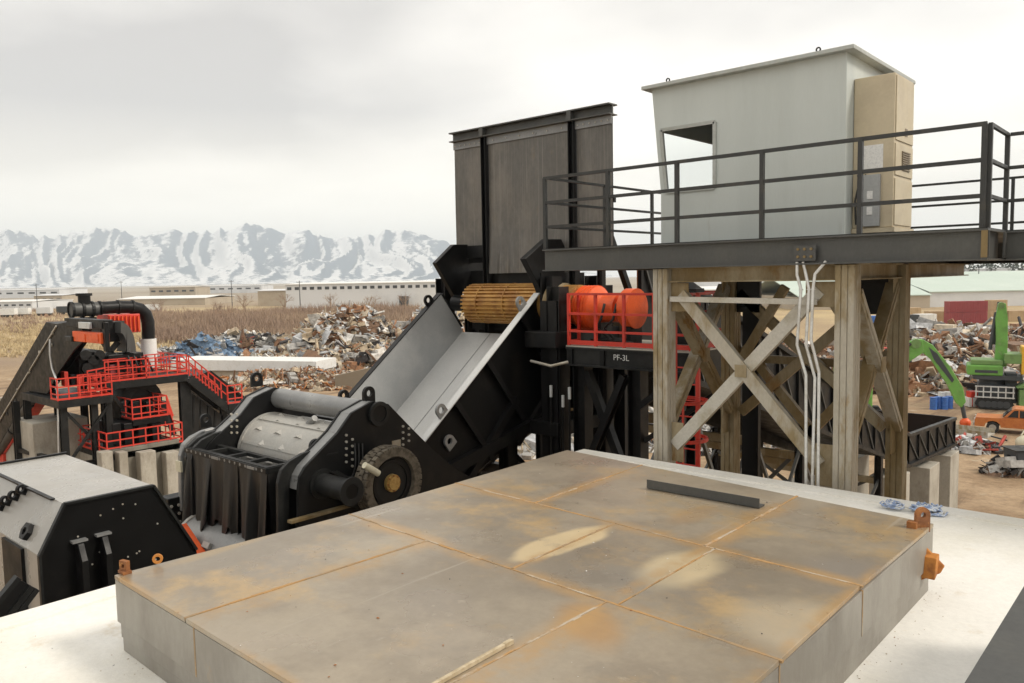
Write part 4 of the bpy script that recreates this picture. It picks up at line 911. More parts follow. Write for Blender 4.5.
# ================================================================ SHREDDER
SX1, SX0 = -10.9, -14.05       # outer faces of the near and far side frames
sh = thing('shredder', 'black industrial shredder with pale toothed drum and rubber curtain', 'shredder', (-12.5, 9, 0))
def s3(px, py, X=SX1): return W(160+px/3.596, 360+py/3.596, X=X)
out = [(495, 700), (497, 470), (503, 420), (522, 385), (640, 262), (690, 190), (765, 148), (822, 158), (908, 248), (990, 330), (1040, 372), (1190, 470), (1180, 640), (900, 700)]
poly = [s3(*p) for p in out]
def inner(poly, dx, extra=0): return [Vector((dx, p.y, p.z)) for p in poly]
fw = .36
for x, s in ((SX1, -1), (SX0-.3, 1)):
    q = inner(poly, x)
    a = MB(); a.prism(q, (s*.06, 0, 0)); a.build('side_plate', 'black', sh, bevel=.008)
    a = MB(); a.prism(inner(poly, x+s*(fw-.05)), (s*.05, 0, 0)); a.build('inner_plate', 'black', sh, bevel=.006)
    top = MB()
    for p, r_ in list(zip(q, q[1:]))[1:11]:
        n_ = (r_-p).cross(Vector((1, 0, 0))).normalized(); 
        if n_.z < 0: n_ = -n_
        top.add([p+Vector((s*.06, 0, 0))-n_*.02, r_+Vector((s*.06, 0, 0))-n_*.02, r_+Vector((s*(fw-.05), 0, 0))-n_*.02, p+Vector((s*(fw-.05), 0, 0))-n_*.02,
                 p+Vector((s*.06, 0, 0))-n_*.05, r_+Vector((s*.06, 0, 0))-n_*.05, r_+Vector((s*(fw-.05), 0, 0))-n_*.05, p+Vector((s*(fw-.05), 0, 0))-n_*.05],
                [(0, 1, 2, 3), (7, 6, 5, 4), (0, 4, 5, 1), (1, 5, 6, 2), (2, 6, 7, 3), (3, 7, 4, 0)])
    top.build('edge_cover', 'tube_grey', sh)
tc_ = s3(783, 192); ty, tz = tc_.y, tc_.z
m = MB(); m.cyl((SX0-.4, ty, tz), (SX1+.03, ty, tz), .195, 28); m.build('cross_tube', 'tube_grey', sh); 
MB().ring((SX1+.04, ty, tz), (1, 0, 0), .215, .15, .05, 26).build('tube_collar', 'charcoal', sh); MB().cyl((SX1+.03, ty, tz), (SX1+.045, ty, tz), .15, 24).build('tube_cap', 'black', sh)
# second cross members
m = MB(); m.box((SX0, ty+.75, tz-.75), (SX1-fw, ty+.95, tz-.45)); m.build('cross_beam', 'black', sh)
m = MB(); m.cyl((SX0, ty+.5, tz-.5), (SX1-fw, ty+.5, tz-.5), .07, 12); m.build('guide_bar', 'tube_grey', sh)
# drum
DY, DZ, DR = 8.42, EYE-3.28, .70
dx0, dx1 = SX0+.12, SX1-fw-.08
dr = cyl((dx0, DY, DZ), (dx1, DY, DZ), DR, n=48).build('drum', 'drum_pale', sh)
MB().ring((dx0+.04, DY, DZ), (1, 0, 0), DR+.03, DR-.05, .08, 40).build('drum_rim', 'drum_pale', dr); MB().ring((dx1-.04, DY, DZ), (1, 0, 0), DR+.03, DR-.05, .08, 40).build('drum_rim', 'drum_pale', dr)
for row in range(16):
    a = 2*math.pi*row/16
    for c_ in range(3):
        x = dx0+.4+(c_+.5*(row % 2))*.66
        if x > dx1-.25: continue
        n_ = Vector((0, math.cos(a), math.sin(a))); tt = Vector((0, -math.sin(a), math.cos(a))); o_ = Vector((x, DY, DZ))+n_*DR
        MB().add([o_-Vector((.17, 0, 0))-n_*.01, o_+Vector((.17, 0, 0))-n_*.01, o_-tt*.15-n_*.03, o_+n_*.05-tt*.01], [(0, 1, 3), (1, 2, 3), (2, 0, 3), (0, 2, 1)]).build('tooth', 'drum_pale', dr)
for row in range(8):
    a = 2*math.pi*(row+.5)/8; n_ = Vector((0, math.cos(a), math.sin(a))); o_ = Vector((0, DY, DZ))+n_*(DR+.008)
    MB().bar(o_+Vector((dx0+.1, 0, 0)), o_+Vector((dx1-.1, 0, 0)), .05, .03, n_).build('drum_seam', 'drum_pale', dr)
m = MB(); m.cyl((dx1-1.1, DY-.1, DZ+DR-.02), (dx1-.9, DY-.1, DZ+DR+.1), .06, 10); m.build('drum_bolt', 'tube_grey', dr)
# front hood with rubber curtain
q0, q1, q2 = W(186, 446.5, Y=6.9), W(266, 468, Y=6.9), None
hx0, hx1, hz = q0.x, q1.x, (q0.z+q1.z)/2; hy0, hy1 = 6.9, 7.42
fr2 = MB()
fr2.box((hx0, hy0, hz-.06), (hx1, hy0+.09, hz)); fr2.box((hx0, hy1-.09, hz-.06), (hx1, hy1, hz))
for i in range(5):
    x = hx0+(hx1-hx0-.09)*i/4; fr2.box((x, hy0+.09, hz-.06), (x+.09, hy1-.09, hz))
hood = fr2.build('hood_frame', 'charcoal', sh)
bolts([(hx0+(hx1-hx0)*(i+.5)/16, hy0-.012, hz-.05) for i in range(16)], (0, -1, 0), .028, 'bolt', 'tube_grey', hood)
box((hx0-.004, hy0-.03, hz-.1), (hx1+.03, hy0-.001, hz-.012)).build('clamp_bar', 'charcoal', hood); box((hx1+.001, hy0, hz-.1), (hx1+.03, hy1, hz-.012)).build('clamp_bar', 'charcoal', hood)
def drape(p, q, h, folds, amp, out, ph=0, bot=0.0):
    m = MB(); p, q, out = Vector(p), Vector(q), Vector(out); nx, nz = 70, 12; vs = []
    for j in range(nz+1):
        for i in range(nx+1):
            s, t = i/nx, j/nz
            w = math.sin(s*folds*6.283+ph+.9*math.sin(s*5+ph)+.25*t); w = math.copysign(abs(w)**.7, w)
            k = amp*t**.8*(.55+.45*math.sin(s*9.1+ph*2))
            drop = h*(1+bot*.22*math.sin(s*11+ph)+bot*.12*math.sin(s*23))
            vs.append(p*(1-s)+q*s+out*(k*w+.10*t)-Vector((0, 0, drop*t)))
    fs = [(j*(nx+1)+i, j*(nx+1)+i+1, (j+1)*(nx+1)+i+1, (j+1)*(nx+1)+i) for j in range(nz) for i in range(nx)]
    m.add(vs, fs, True); m.add([v-out*.02 for v in vs], [f[::-1] for f in fs], True)
    return m.build('rubber_curtain', 'rubber', hood, recalc=False)
L3 = (hx1-hx0)
for i in range(3):
    drape((hx0+L3*i/3+.0, hy0-.012*(i % 2)-.02, hz-.09), (hx0+L3*(i+1)/3+.06, hy0-.012*(i % 2)-.02, hz-.09), 1.45-.06*i, 1.5, .15, (0, -1, 0), i*2.1, .7)
drape((hx1+.02, hy0, hz-.09), (hx1+.02, hy1, hz-.09), 1.35, 1.1, .05, (1, 0, 0), .6, .3)
MB().box((hx0, hy0+.1, hz-1.3), (hx1, hy0+.14, hz-.07)).build('inner_shield', 'black', hood)
box((SX0-.1, hy1+.0, EYE-4.8), (SX1-fw, hy1+.06, hz-.25)).build('front_plate', 'black', sh)
# lower drum end that shows below the curtain
m = MB(); m.cyl((hx0+.25, 7.0, EYE-4.8), (hx1-.1, 7.0, EYE-4.8), .52, 36); ld = m.build('lower_drum', 'tube_grey', sh)
MB().ring((hx0+.27, 7.0, EYE-4.8), (1, 0, 0), .55, .45, .08, 30).build('drum_rim', 'drum_pale', ld)
for i in range(7):
    a = R(150+i*38); n_ = Vector((0, math.cos(a), math.sin(a))); o_ = Vector((0, 7.0, EYE-4.8))+n_*.52
    for j in range(3): MB().bar(o_+Vector((hx0+.7+.55*j+.1*(i % 2), 0, 0)), o_+Vector((hx0+.92+.55*j+.1*(i % 2), 0, 0)), .1, .12, n_).build('tooth', 'drum_pale', ld)
# far front guide post with rounded head and yellow flag
pg = W(174, 436, Y=7.1)

m = MB(); m.box((SX0-.5, 6.78, EYE-3.5), (SX0-.3, 6.82, EYE-3.3)); m.build('marker_plate', 'pale_yellow', sh)
box((hx0-.55, 6.6, EYE-5.6), (hx0-.2, 7.2, EYE-4.0)).build('side_box', 'black', sh, bevel=.02)
bolts([(hx0-.19, 6.65+.14*(i % 4), EYE-4.15-.16*(i//4)) for i in range(16)], (1, 0, 0), .03, 'bolt', 'galv_light', sh)
oc = W(190, 548, Y=6.3); m = MB(); m.prism([(oc.x-.5, 6.2, oc.z+.3), (oc.x+.3, 6.2, oc.z-.15), (oc.x+.3, 6.2, oc.z-.7), (oc.x-.5, 6.2, oc.z-.5)], (0, .3, 0)); m.build('orange_guard', 'orange', sh, bevel=.01)
# near front flange: doubled rounded plates in front
fp = [s3(*p) for p in ((460, 690), (458, 455), (470, 405), (500, 372), (545, 345), (590, 330), (600, 345), (530, 395), (500, 440), (496, 690))]
MB().prism(inner(fp, SX1-.34), (.08, 0, 0)).build('front_flange', 'charcoal', sh, bevel=.008); MB().prism(inner(fp, SX0-.55), (.12, 0, 0)).build('front_flange', 'tube_grey', sh, bevel=.02); MB().prism(inner(fp, SX0-.3), (.1, 0, 0)).build('front_flange', 'charcoal', sh, bevel=.01); MB().prism(inner(fp, SX0+.0), (-.08, 0, 0)).build('front_flange', 'charcoal', sh, bevel=.008)
MB().prism(inner([s3(*p) for p in ((458, 575), (690, 512), (690, 520), (458, 585))], SX1+.001), (.12, 0, 0)).build('base_plate', 'galv_brown', sh)
# stub pipe
sp0, sp1 = s3(560, 450), None; py_, pz_ = sp0.y+.12, sp0.z
m = MB(); m.cyl((SX1, py_, pz_), (SX1+.78, py_, pz_), .18, 26); m.build('stub_pipe', 'charcoal', sh); MB().ring((SX1+.79, py_, pz_), (1, 0, 0), .23, .12, .04, 26).build('pipe_flange', 'charcoal', sh); MB().cyl((SX1+.77, py_, pz_), (SX1+.80, py_, pz_), .12, 22).build('pipe_cap', 'black_gloss', sh)
MB().ring((SX1+.02, py_, pz_), (1, 0, 0), .25, .17, .04, 26).build('pipe_collar', 'charcoal', sh)
# track wheel
WX = SX1+.42; wc = W(392.5, 483, X=WX+.1); wy, wz = wc.y, wc.z; WR = .60
wh = cyl((WX-.12, wy, wz), (WX+.06, wy, wz), WR-.12, n=40).build('wheel', 'charcoal', sh)
MB().ring((WX+.0, wy, wz), (1, 0, 0), WR-.02, WR-.14, .3, 44).build('rim', 'track', wh)
MB().ring((WX+.075, wy, wz), (1, 0, 0), WR-.2, WR-.26, .03, 40).build('wheel_rib', 'black', wh)
pad = None
for i in range(34):
    m = MB()
    for k in (-1, 0, 1):
        a = 2*math.pi*(i+.5*(k == 0))/34; n_ = Vector((0, math.cos(a), math.sin(a))); o_ = Vector((WX, wy, wz))+n_*(WR-.005+.012*(k == 0))
        m.bar(o_+Vector((k*.11-.048, 0, 0)), o_+Vector((k*.11+.048, 0, 0)), .092, .05, n_)
    m.build('track_pad', 'track', wh, bevel=.006)
m = MB(); m.cyl((WX+.06, wy, wz), (WX+.13, wy, wz), .15, 28); m.cyl((WX+.13, wy, wz), (WX+.16, wy, wz), .11, 24); m.build('hub_cap', 'brass', wh)
bolts([(WX+.13, wy+.13*math.cos(i*.785), wz+.13*math.sin(i*.785)) for i in range(8)], (1, 0, 0), .014, 'bolt', 'rust', wh)
MB().cyl((SX1, wy, wz), (WX-.12, wy, wz), .2, 20).build('axle', 'black', sh)
# drive arm between pipe and wheel, pale guard handle
MB().prism(inner([s3(*p) for p in ((640, 470), (725, 395), (760, 380), (770, 420), (700, 520), (650, 520))], SX1+.12), (.14, 0, 0)).build('drive_arm', 'charcoal', sh, bevel=.01)
a, b = s3(735, 378, WX+.25), s3(785, 408, WX+.25); MB().cyl(a, b, .055, 14).build('guard_handle', 'pale_yellow', sh)
# lugs
def slug(px, py, X, s=.3): 
    p = s3(px, py, X); MB().lug(p-Vector((0, 0, s*.6)), (0, 0, 1), (1, 0, 0), s, s*1.15, s*.24, .06).build('lifting_lug', 'black', sh)
slug(750, 122, SX1-.3, .25); slug(560, 312, SX1-.42, .25); slug(347, 68, SX0-.2, .25); slug(163, 216, SX0-.3, .22); slug(660, 130, SX1-1.2, .22)
# bolts columns
for X, pts in ((SX1+.002, [(668, 270+24*i) for i in range(5)]+[(690, 285+24*i) for i in range(5)]+[(872, 238+22*i) for i in range(4)]+[(893, 246+22*i) for i in range(3)]+[(545+14*i, 400-10*i) for i in range(0)]),):
    bolts([s3(x, y, X) for x, y in pts], (1, 0, 0), .022, 'bolt', 'galv_light', sh, h=.03)
bolts([s3(255+20*(i % 2), 195+22*(i//2), SX0+.06+.001) for i in range(8)], (1, 0, 0), .024, 'bolt', 'galv_light', sh, h=.03)
mr_ = s3(600, 345); m = MB(); m.box((SX1+.001, mr_.y, mr_.z), (SX1+.006, mr_.y+.22, mr_.z+.03)); m.build('name_plate', 'charcoal', sh)
# base of shredder
box((SX0-.5, 6.6, 3), (SX1+.3, 12.2, EYE-5.6)).build('base_frame', 'black', sh)
for x in (SX0-.1, SX1-.2):
    for y in (7.2, 11.5): box((x-.3, y-.3, 0), (x+.3, y+.3, 3)).build('leg', 'black', sh)

# ================================================================ LEFT BLACK HOOD
HX = -10.0
hd = thing('machine_hood', 'black sloped steel hood with two upright fins beyond the left rooftop edge', 'machine hood', (-11.4, 4, 0))
def hp(px, py, X=HX): return W(px, py, X=X)
t0, t1 = hp(64, 503), hp(153, 486); zt_ = (t0.z+t1.z)/2
b1 = hp(196, 549); bl = hp(39, 556)
zb_ = ROOF-3.5
face = [Vector((HX, t0.y, zt_)), Vector((HX, t1.y, zt_)), Vector((HX, b1.y, b1.z)), Vector((HX, b1.y+.35, zb_)), Vector((HX, bl.y, zb_)), Vector((HX, bl.y, bl.z))]
hl = -3.0
MB().prism(face, (-.04, 0, 0)).build('end_plate', 'black_gloss', hd)
m = MB(); far = [p+Vector((hl, 0, 0)) for p in face]
M('hood_sky_sheen', (.33, .315, .285), .3, 0, (.38, .36, .325), 1.1, .45, .7, bump=.012, bscale=12, grain=.03, spec=.7)  # black plates, with the sky's reflection lightened into the base colour
def slabp(p, q, name, mat, bev=.006, x0=-.042, x1=hl):
    n_ = (q-p).cross(Vector((1, 0, 0))).normalized()
    if n_.z > 0 or (abs(n_.z) < .1 and n_.y < 0 and False): n_ = -n_
    vs = [p+Vector((x0, 0, 0)), q+Vector((x0, 0, 0)), q+Vector((x1, 0, 0)), p+Vector((x1, 0, 0))]
    return MB().prism(vs, n_*.03).build(name, mat, hd)
slabp(face[0], face[1], 'top_plate', 'hood_sky_sheen'); slabp(face[1], face[2], 'rear_plate', 'hood_sky_sheen'); slabp(face[5], face[0], 'slope_plate', 'hood_sky_sheen'); slabp(face[2], face[3], 'rear_plate', 'black')
MB().prism([face[4]+Vector((-.042, 0, 0)), face[5]+Vector((-.042, 0, 0)), face[5]+Vector((hl, 0, 0)), face[4]+Vector((hl, 0, 0))], (0, .03, 0)).build('front_plate', 'hood_sky_sheen', hd)
MB().prism([p+Vector((hl-.04, 0, 0)) for p in face], (.04, 0, 0)).build('end_plate', 'black_gloss', hd)
for p, q in ((face[0], face[1]), (face[1], face[2]), (face[5], face[0]), (face[4], face[5])):
    MB().bar(p+Vector((.008, 0, 0)), q+Vector((.008, 0, 0)), .03, .06, (1, 0, 0)).build('edge_trim', 'charcoal', hd)
box((HX+hl-.0, t0.y-.02, zt_+.001), (HX+hl+.05, t1.y+.03, zt_+.03)).build('edge_trim', 'black', hd)
MB().bar((HX-.3, t0.y-.02, zt_+.003), (HX+hl, t0.y-.02, zt_+.003), .05, .02).build('edge_trim', 'black', hd)
for px, py in ((75, 550), (99, 543)):
    a = hp(px, py); z1 = a.z; m = MB()
    m.prism([(HX+.001, a.y, z1+.1), (HX+.10, a.y, z1+.09), (HX+.2, a.y, z1-.1), (HX+.2, a.y, z1-1.0), (HX+.001, a.y, z1-1.0)], (0, .07, 0)); m.build('fin', 'black', hd, bevel=.006)
    MB().box((HX+.001, a.y-.05, z1+.1), (HX+.09, a.y+.12, z1+.125)).build('fin_cap', 'tube_grey', hd)
bolts([(HX+.001, t0.y+.1+random.random()*1.1, zt_-.15-random.random()*.9) for i in range(14)], (1, 0, 0), .011, 'bolt', 'galv_light', hd, h=.01)
# hexagon lug and small hinge lugs on the sloping plate
sl_n = (face[0]-face[5]).cross(Vector((1, 0, 0))).normalized(); 
if sl_n.z < 0: sl_n = -sl_n
def onslope(px, py):
    d = CF+CR*((px-512)/F)+CU*((341.5-py)/F); t = (face[0]-CAM).dot(sl_n)/d.dot(sl_n); return CAM+d*t
c = onslope(29, 532); MB().ring(c+sl_n*.03, sl_n, .11, .05, .06, 6).build('hexagon_lug', 'black', hd); MB().cyl(c+sl_n*.002, c+sl_n*.02, .055, 16).build('lug_plug', 'pale_yellow', hd)
for px, py in ((4, 507), (11, 502), (19, 497), (27, 491)):
    c = onslope(px, py); MB().lug(c-sl_n*.02, sl_n, (1, .4, 0), .12, .16, .03, .04).build('hinge_lug', 'black', hd)
box((HX-1.2, bl.y-.04, zb_), (HX-.5, bl.y-.001, bl.z-.02)).build('access_door', 'black', hd)
# dark rail steps in the bottom left corner
rs = thing('guide_rails', 'black guide rails sloping up in front of the black hood at the left edge', 'rails', (-8.2, 1.6, ROOF-1))
for (a, b) in (((18, 577), (-22, 625)), ((31, 586), (-8, 635)), ((36, 588.5), (-2, 638))):
    p, q = W(*a, X=-8.6), W(*b, X=-8.6); MB().bar(p, q, .05, .09, (1, 0, 0)).build('rail', 'charcoal', rs)
p, q = W(24, 582, X=-8.62), W(-15, 632, X=-8.62); MB().bar(p, q, .16, .04, (1, 0, 0)).build('web', 'black', rs)
MB().box((-8.7, p.y-.35, 0), (-8.5, p.y-.2, p.z-.45)).build('post', 'black', rs)

# hoses and cables that run over the machines
for i in range(3):
    a = s3(700+14*i, 300, SX1+.04); b = s3(690+10*i, 420, SX1+.10); c = s3(610+12*i, 400, SX1+.05)
    MB().tube([lerp(a, b, t)*(1-t*.0)+Vector((.06*math.sin(3.14*t), 0, -.06*math.sin(3.14*t))) for t in (0, .2, .4, .6, .8, 1)]+[lerp(b, c, .5)+Vector((.03, 0, -.06)), c], .016, 6).build('hydraulic_hose', 'rubber', sh)
for x in (-13.2, -12.0): MB().box((x-.12, hy0-.045, hz-.075), (x+.12, hy0-.031, hz-.03)).build('clamp_plate', 'tube_grey', hood)
q0 = s3(850, 300, SX1+.002); box((SX1+.001, q0.y-.1, q0.z-.08), (SX1+.005, q0.y+.1, q0.z+.06)).build('rating_plate', 'galv', sh)

# ================================================================ LEFT TOWER: conveyor, platforms, duct, lower deck (about 42 m away)
TX = -44.0                      # front plane of the tower
def tp_(px, py, X=TX): return W(px, py, X=X)
yA = tp_(38, 400).y; yB = tp_(105, 383).y; yC = tp_(185, 378).y
# inclined conveyor, runs away to the left
cv = thing('inclined_conveyor', 'black inclined conveyor with grey pipes along its underside at the left edge', 'conveyor', (-46, 14.5, 0))
CYF = 14.6
def cq(px, py, Y=CYF): return W(px, py, Y=Y)
cp_ = [cq(*p) for p in ((-60, 562), (47, 322.5), (66, 322), (104, 326), (104, 342), (75, 350), (57, 374), (49, 394), (33, 391), (-60, 508+70))]
cp_ = [cq(*p) for p in ((-70, 536), (57, 324), (68, 322), (82, 327), (82, 342), (74, 350), (58, 373), (47, 394), (30, 391), (-70, 566))]
MB().prism(cp_, (0, .06, 0)).build('side_plate', 'black_gloss', cv); MB().prism([cq(*p)+Vector((0, 1.2, 0)) for p in ((-70, 536), (57, 324), (68, 322), (60, 345), (30, 391), (-70, 560))], (0, .06, 0)).build('side_plate', 'black', cv)
a, b = cp_[0], cp_[1]
MB().prism([a, b, cq(46, 322), cq(-70, 522)], (0, 1.26, 0)).build('belt_cover', 'black_gloss', cv)
MB().bar(a+Vector((0, -.02, -.1)), b+Vector((0, -.02, -.1)), .07, .1, (0, 1, 0)).build('edge_strip', 'galv_light', cv)
for k, (x0, y0) in enumerate(((27, 391), (37, 393))):
    p = cq(x0, y0, CYF+.3); q = p+(a-b).normalized()*9; MB().cyl(p, q, .28, 14).build('roller_pipe', 'galv_brown' if 0 else 'beam_steel', cv)
    for t in (.12, .33, .55): MB().ring(lerp(p, q, t), (q-p), .34, .27, .12, 14).build('pipe_clamp', 'black', cv)
p = cq(44, 396, CYF+.6); q = p+(a-b).normalized()*9; MB().bar(p, q, .5, .3).build('lower_guard', 'red', cv)
for px, py in ((53, 333), (52, 345), (30, 372), (40, 352), (18, 390)):
    c = cq(px, py, CYF-.01); MB().cyl(c, c+Vector((0, -.06, 0)), .09, 10).build('grease_cap', 'galv_light', cv)
q = cq(2, 452, CYF+.5); box((q.x-.9, CYF+.3, 0), (q.x+.9, CYF+2, q.z)).build('red_support', 'red', cv)
# cable hanging from the head
pts = [cq(50, 339, CYF-.2), cq(50, 355, CYF-.25), cq(52, 368, CYF-.2), cq(57, 382, CYF-.25), cq(58, 410, CYF-.25), cq(59, 460, CYF-.25)]
cb = MB().tube([lerp(x, y, t) for x, y in zip(pts, pts[1:]) for t in (0, .5)]+[pts[-1]], .05, 6).build('cable', 'white_pipe', loc=pts[-1]); tag(cb, 'thin white cable hanging from the head of the left black conveyor', 'cable')

tw = thing('separator_tower', 'black separator tower with bright red railings beyond the black hood', 'tower', (-46, 18, 0))
HT = tp_(110, 382).z            # main deck height
LT = tp_(80, 392).z-.2         # lower left deck
depth = 4.2
def tcol(px, z1, dx=0, w=.32, z0=0): y = tp_(px, 400).y; MB().ibeam((TX-dx, y, z0), (TX-dx, y, z1), w, w, .05, (1, 0, 0)).build('column', 'charcoal', tw)
def tdeck(px0, px1, z, dx0=0, dx1=depth, th=.38):
    y0, y1 = tp_(px0, 400).y, tp_(px1, 400).y; box((TX-dx1, y0, z-th), (TX-dx0+.25, y1, z)).build('deck_beam', 'charcoal', tw); return y0, y1
def trail(a, b, n, z, ends=(True, True), h=1.1):
    red_rail(tw, a, b, n, z, h, ends, r=.032)
# lower left deck
y0, y1 = tdeck(50, 104, LT, -.9, depth)
trail((TX+1.1, y0), (TX+1.1, y1), 5, LT); trail((TX+1.1, y0), (TX+.2, y0), 1, LT, (False, True)); trail((TX+1.1, y1-.05), (TX-.2, y1-.05), 2, LT, (False, False))
for px in (57, 88, 102): tcol(px, LT-.38, -.7)
for px in (40, 52, 84): tcol(px, LT-.38, depth-.4)
for d in (-.7,):
    ya, yb = tp_(59, 400).y, tp_(100, 400).y
    MB().bar((TX-d, ya, LT-.6), (TX-d, yb, LT-3.2), .13, .13).build('brace', 'charcoal', tw); MB().bar((TX-d+.2, yb, LT-.6), (TX-d+.2, ya, LT-3.2), .13, .13).build('brace', 'charcoal', tw)
    MB().bar((TX-d, ya, LT-3.4), (TX-d, yb, LT-3.4), .2, .2).build('brace', 'charcoal', tw)
MB().bar((TX-depth+.4, tp_(40, 400).y, LT-3.0), (TX+.7, tp_(57, 400).y, LT-3.2), .2, .2).build('brace', 'charcoal', tw)
# main deck
y0, y1 = tdeck(105, 187, HT, -.0, depth)
ys = tp_(146, 400).y
trail((TX+.2, y0), (TX+.2, ys), 3, HT); trail((TX+.2, ys), (TX+.2, y1), 4, HT, (False, True)); trail((TX+.2, y1), (TX-depth+.1, y1), 4, HT, (False, True)); trail((TX-depth+.1, ys-1), (TX-depth+.1, y1), 5, HT, (True, False))
trail((TX-2.0, ys), (TX-2.0, y1-.3), 4, HT); trail((TX-2.0, ys+.3), (TX-.1, ys+.3), 2, HT)
trail((TX+.2, y0-.0), (TX+1.1, y0-1.2), 2, HT-.3, (False, True))
for px in (106, 184): tcol(px, HT-.38, .2)
for px in (112, 180): tcol(px, HT-.38, depth-.3)
MB().bar((TX-.1, tp_(110, 400).y, HT-.5), (TX-.1, tp_(125, 400).y, HT-1.6), .18, .18).build('brace', 'charcoal', tw)
# stair down to the right
sa, sb_ = Vector((TX+.2, tp_(188, 380).y, HT)), None
pb_ = tp_(226, 404); sb_ = Vector((TX+.2, pb_.y, pb_.z))
for x in (TX+.2, TX-.9):
    MB().bar(Vector((x, sa.y, sa.z-.25)), Vector((x, sb_.y, sb_.z-.25)), .08, .45).build('stair_stringer', 'charcoal', tw)
    for l in (1.05, .55): MB().bar(Vector((x, sa.y, sa.z+l)), Vector((x, sb_.y, sb_.z+l)), .06, .06).build('stair_rail', 'red', tw)
    for i in range(7): q = lerp(sa, sb_, i/6); MB().box((x-.03, q.y-.03, q.z-.1), (x+.03, q.y+.03, q.z+1.05)).build('post', 'red', tw)
for i in range(12): q = lerp(sa, sb_, (i+.5)/12); MB().box((TX-.86, q.y-.13, q.z-.1), (TX+.16, q.y+.13, q.z-.06)).build('stair_tread', 'charcoal', tw)
yd = tp_(240, 400).y; box((TX-1.0, sb_.y, sb_.z-.35), (TX+.3, yd, sb_.z)).build('deck_beam', 'charcoal', tw); trail((TX+.25, sb_.y), (TX+.25, yd), 2, sb_.z); 
# slatted screen below the stair
sc_ = [tp_(190, 392, TX-.3), tp_(226, 418, TX-.3), tp_(222, 462, TX-.3), tp_(190, 450, TX-.3)]
MB().prism(sc_, (-.06, 0, 0)).build('screen_panel', 'rubber', tw)
for i in range(5): p, q = lerp(sc_[0], sc_[1], (i+.5)/5), lerp(sc_[3], sc_[2], (i+.5)/5); MB().bar(p+Vector((.03, 0, 0)), q+Vector((.03, 0, 0)), .1, .06, (1, 0, 0)).build('screen_bar', 'charcoal', tw)
tcol(190, HT-.4, .3); tcol(226, sb_.z-.3, .4)
# machines on the main deck
y_ = lambda px: tp_(px, 400, TX-1.5).y
def mbox(px0, py0, px1, py1, mat, name, x0=TX-2.6, x1=TX-1.2, bev=.04, root=tw):
    a, b = W(px0, py0, X=x1), W(px1, py1, X=x1); return box((x0, a.y, b.z), (x1, b.y, a.z)).build(name, mat, root, bevel=bev)
mbox(106, 361, 146, 381, 'charcoal', 'machine_base'); mbox(108, 355, 144, 362, 'black', 'machine_base')
for i in range(4): mbox(110+9*i, 365, 116+9*i, 376, 'black' if i % 2 else 'container_red', 'inspection_door', TX-1.19, TX-1.15, 0)
mbox(78, 352, 104, 378, 'black', 'drive_housing', TX-3, TX-.6)
for px, py in ((84, 355), (92, 360), (86, 368), (98, 355)):
    c = W(px, py, X=TX-.55); MB().cyl(c, c+Vector((.25, 0, 0)), .28, 12).build('motor_end', 'charcoal', tw)
mbox(100, 322, 126, 341, 'black', 'housing', TX-3.6, TX-1.8); MB().bar(W(103, 342, X=TX-1.7), W(118, 362, X=TX-1.7), .25, .25).build('brace', 'charcoal', tw); MB().bar(W(118, 342, X=TX-1.7), W(103, 360, X=TX-1.7), .25, .25).build('brace', 'charcoal', tw); MB().bar(W(126, 340, X=TX-1.7), W(126, 365, X=TX-1.7), .3, .3, (1, 0, 0)).build('brace', 'charcoal', tw)
def mboxy(px0, py0, px1, py1, mat, name, y0=CYF-.4, y1=CYF-.005, bev=.03):
    a, b = W(px0, py0, Y=y0), W(px1, py1, Y=y0); return box((a.x, y0, b.z), (b.x, y1, a.z)).build(name, mat, cv, bevel=bev)
mboxy(66, 318, 104, 329.5, 'black', 'head_cover', CYF-.3, CYF+.1); hb_ = mboxy(72, 331, 101, 344, 'orange', 'head_box'); mboxy(78, 322, 89, 329, 'white_pipe', 'gauge_box', CYF-.45, CYF-.31, .01); mboxy(64, 336, 71.5, 342, 'charcoal', 'shaft_housing', CYF-.5); mboxy(101.5, 322, 106, 352, 'black', 'head_frame', CYF-.3, CYF-.1)
for i in range(2): mboxy(76+13*i, 333.5, 85+13*i, 342, 'orange', 'access_plate', CYF-.43, CYF-.401, .01)
# red ribbed hood
mbox(108, 315, 141, 332, 'red', 'filter_casing', TX-4.6, TX-3.0)
for i in range(8): mbox(110+4*i, 316, 111.6+4*i, 331, 'orange', 'casing_rib', TX-2.99, TX-2.85, 0)
# curved grey chute on the deck
m = MB(); cpts = []; c0 = W(124, 352, X=TX-1.0)
for i in range(9):
    a = R(90-11.25*i); q = W(121+15*math.cos(a), 352-30*math.sin(a), X=TX-1.0); cpts.append(q)
m.prism(cpts+[W(126, 352, X=TX-1.0)]+[W(121+6*math.cos(R(90-11.25*i)), 352-19*math.sin(R(90-11.25*i)), X=TX-1.0) for i in range(8, -1, -1)], (-1.3, 0, 0)); m.build('curved_chute', 'beam_steel', tw)
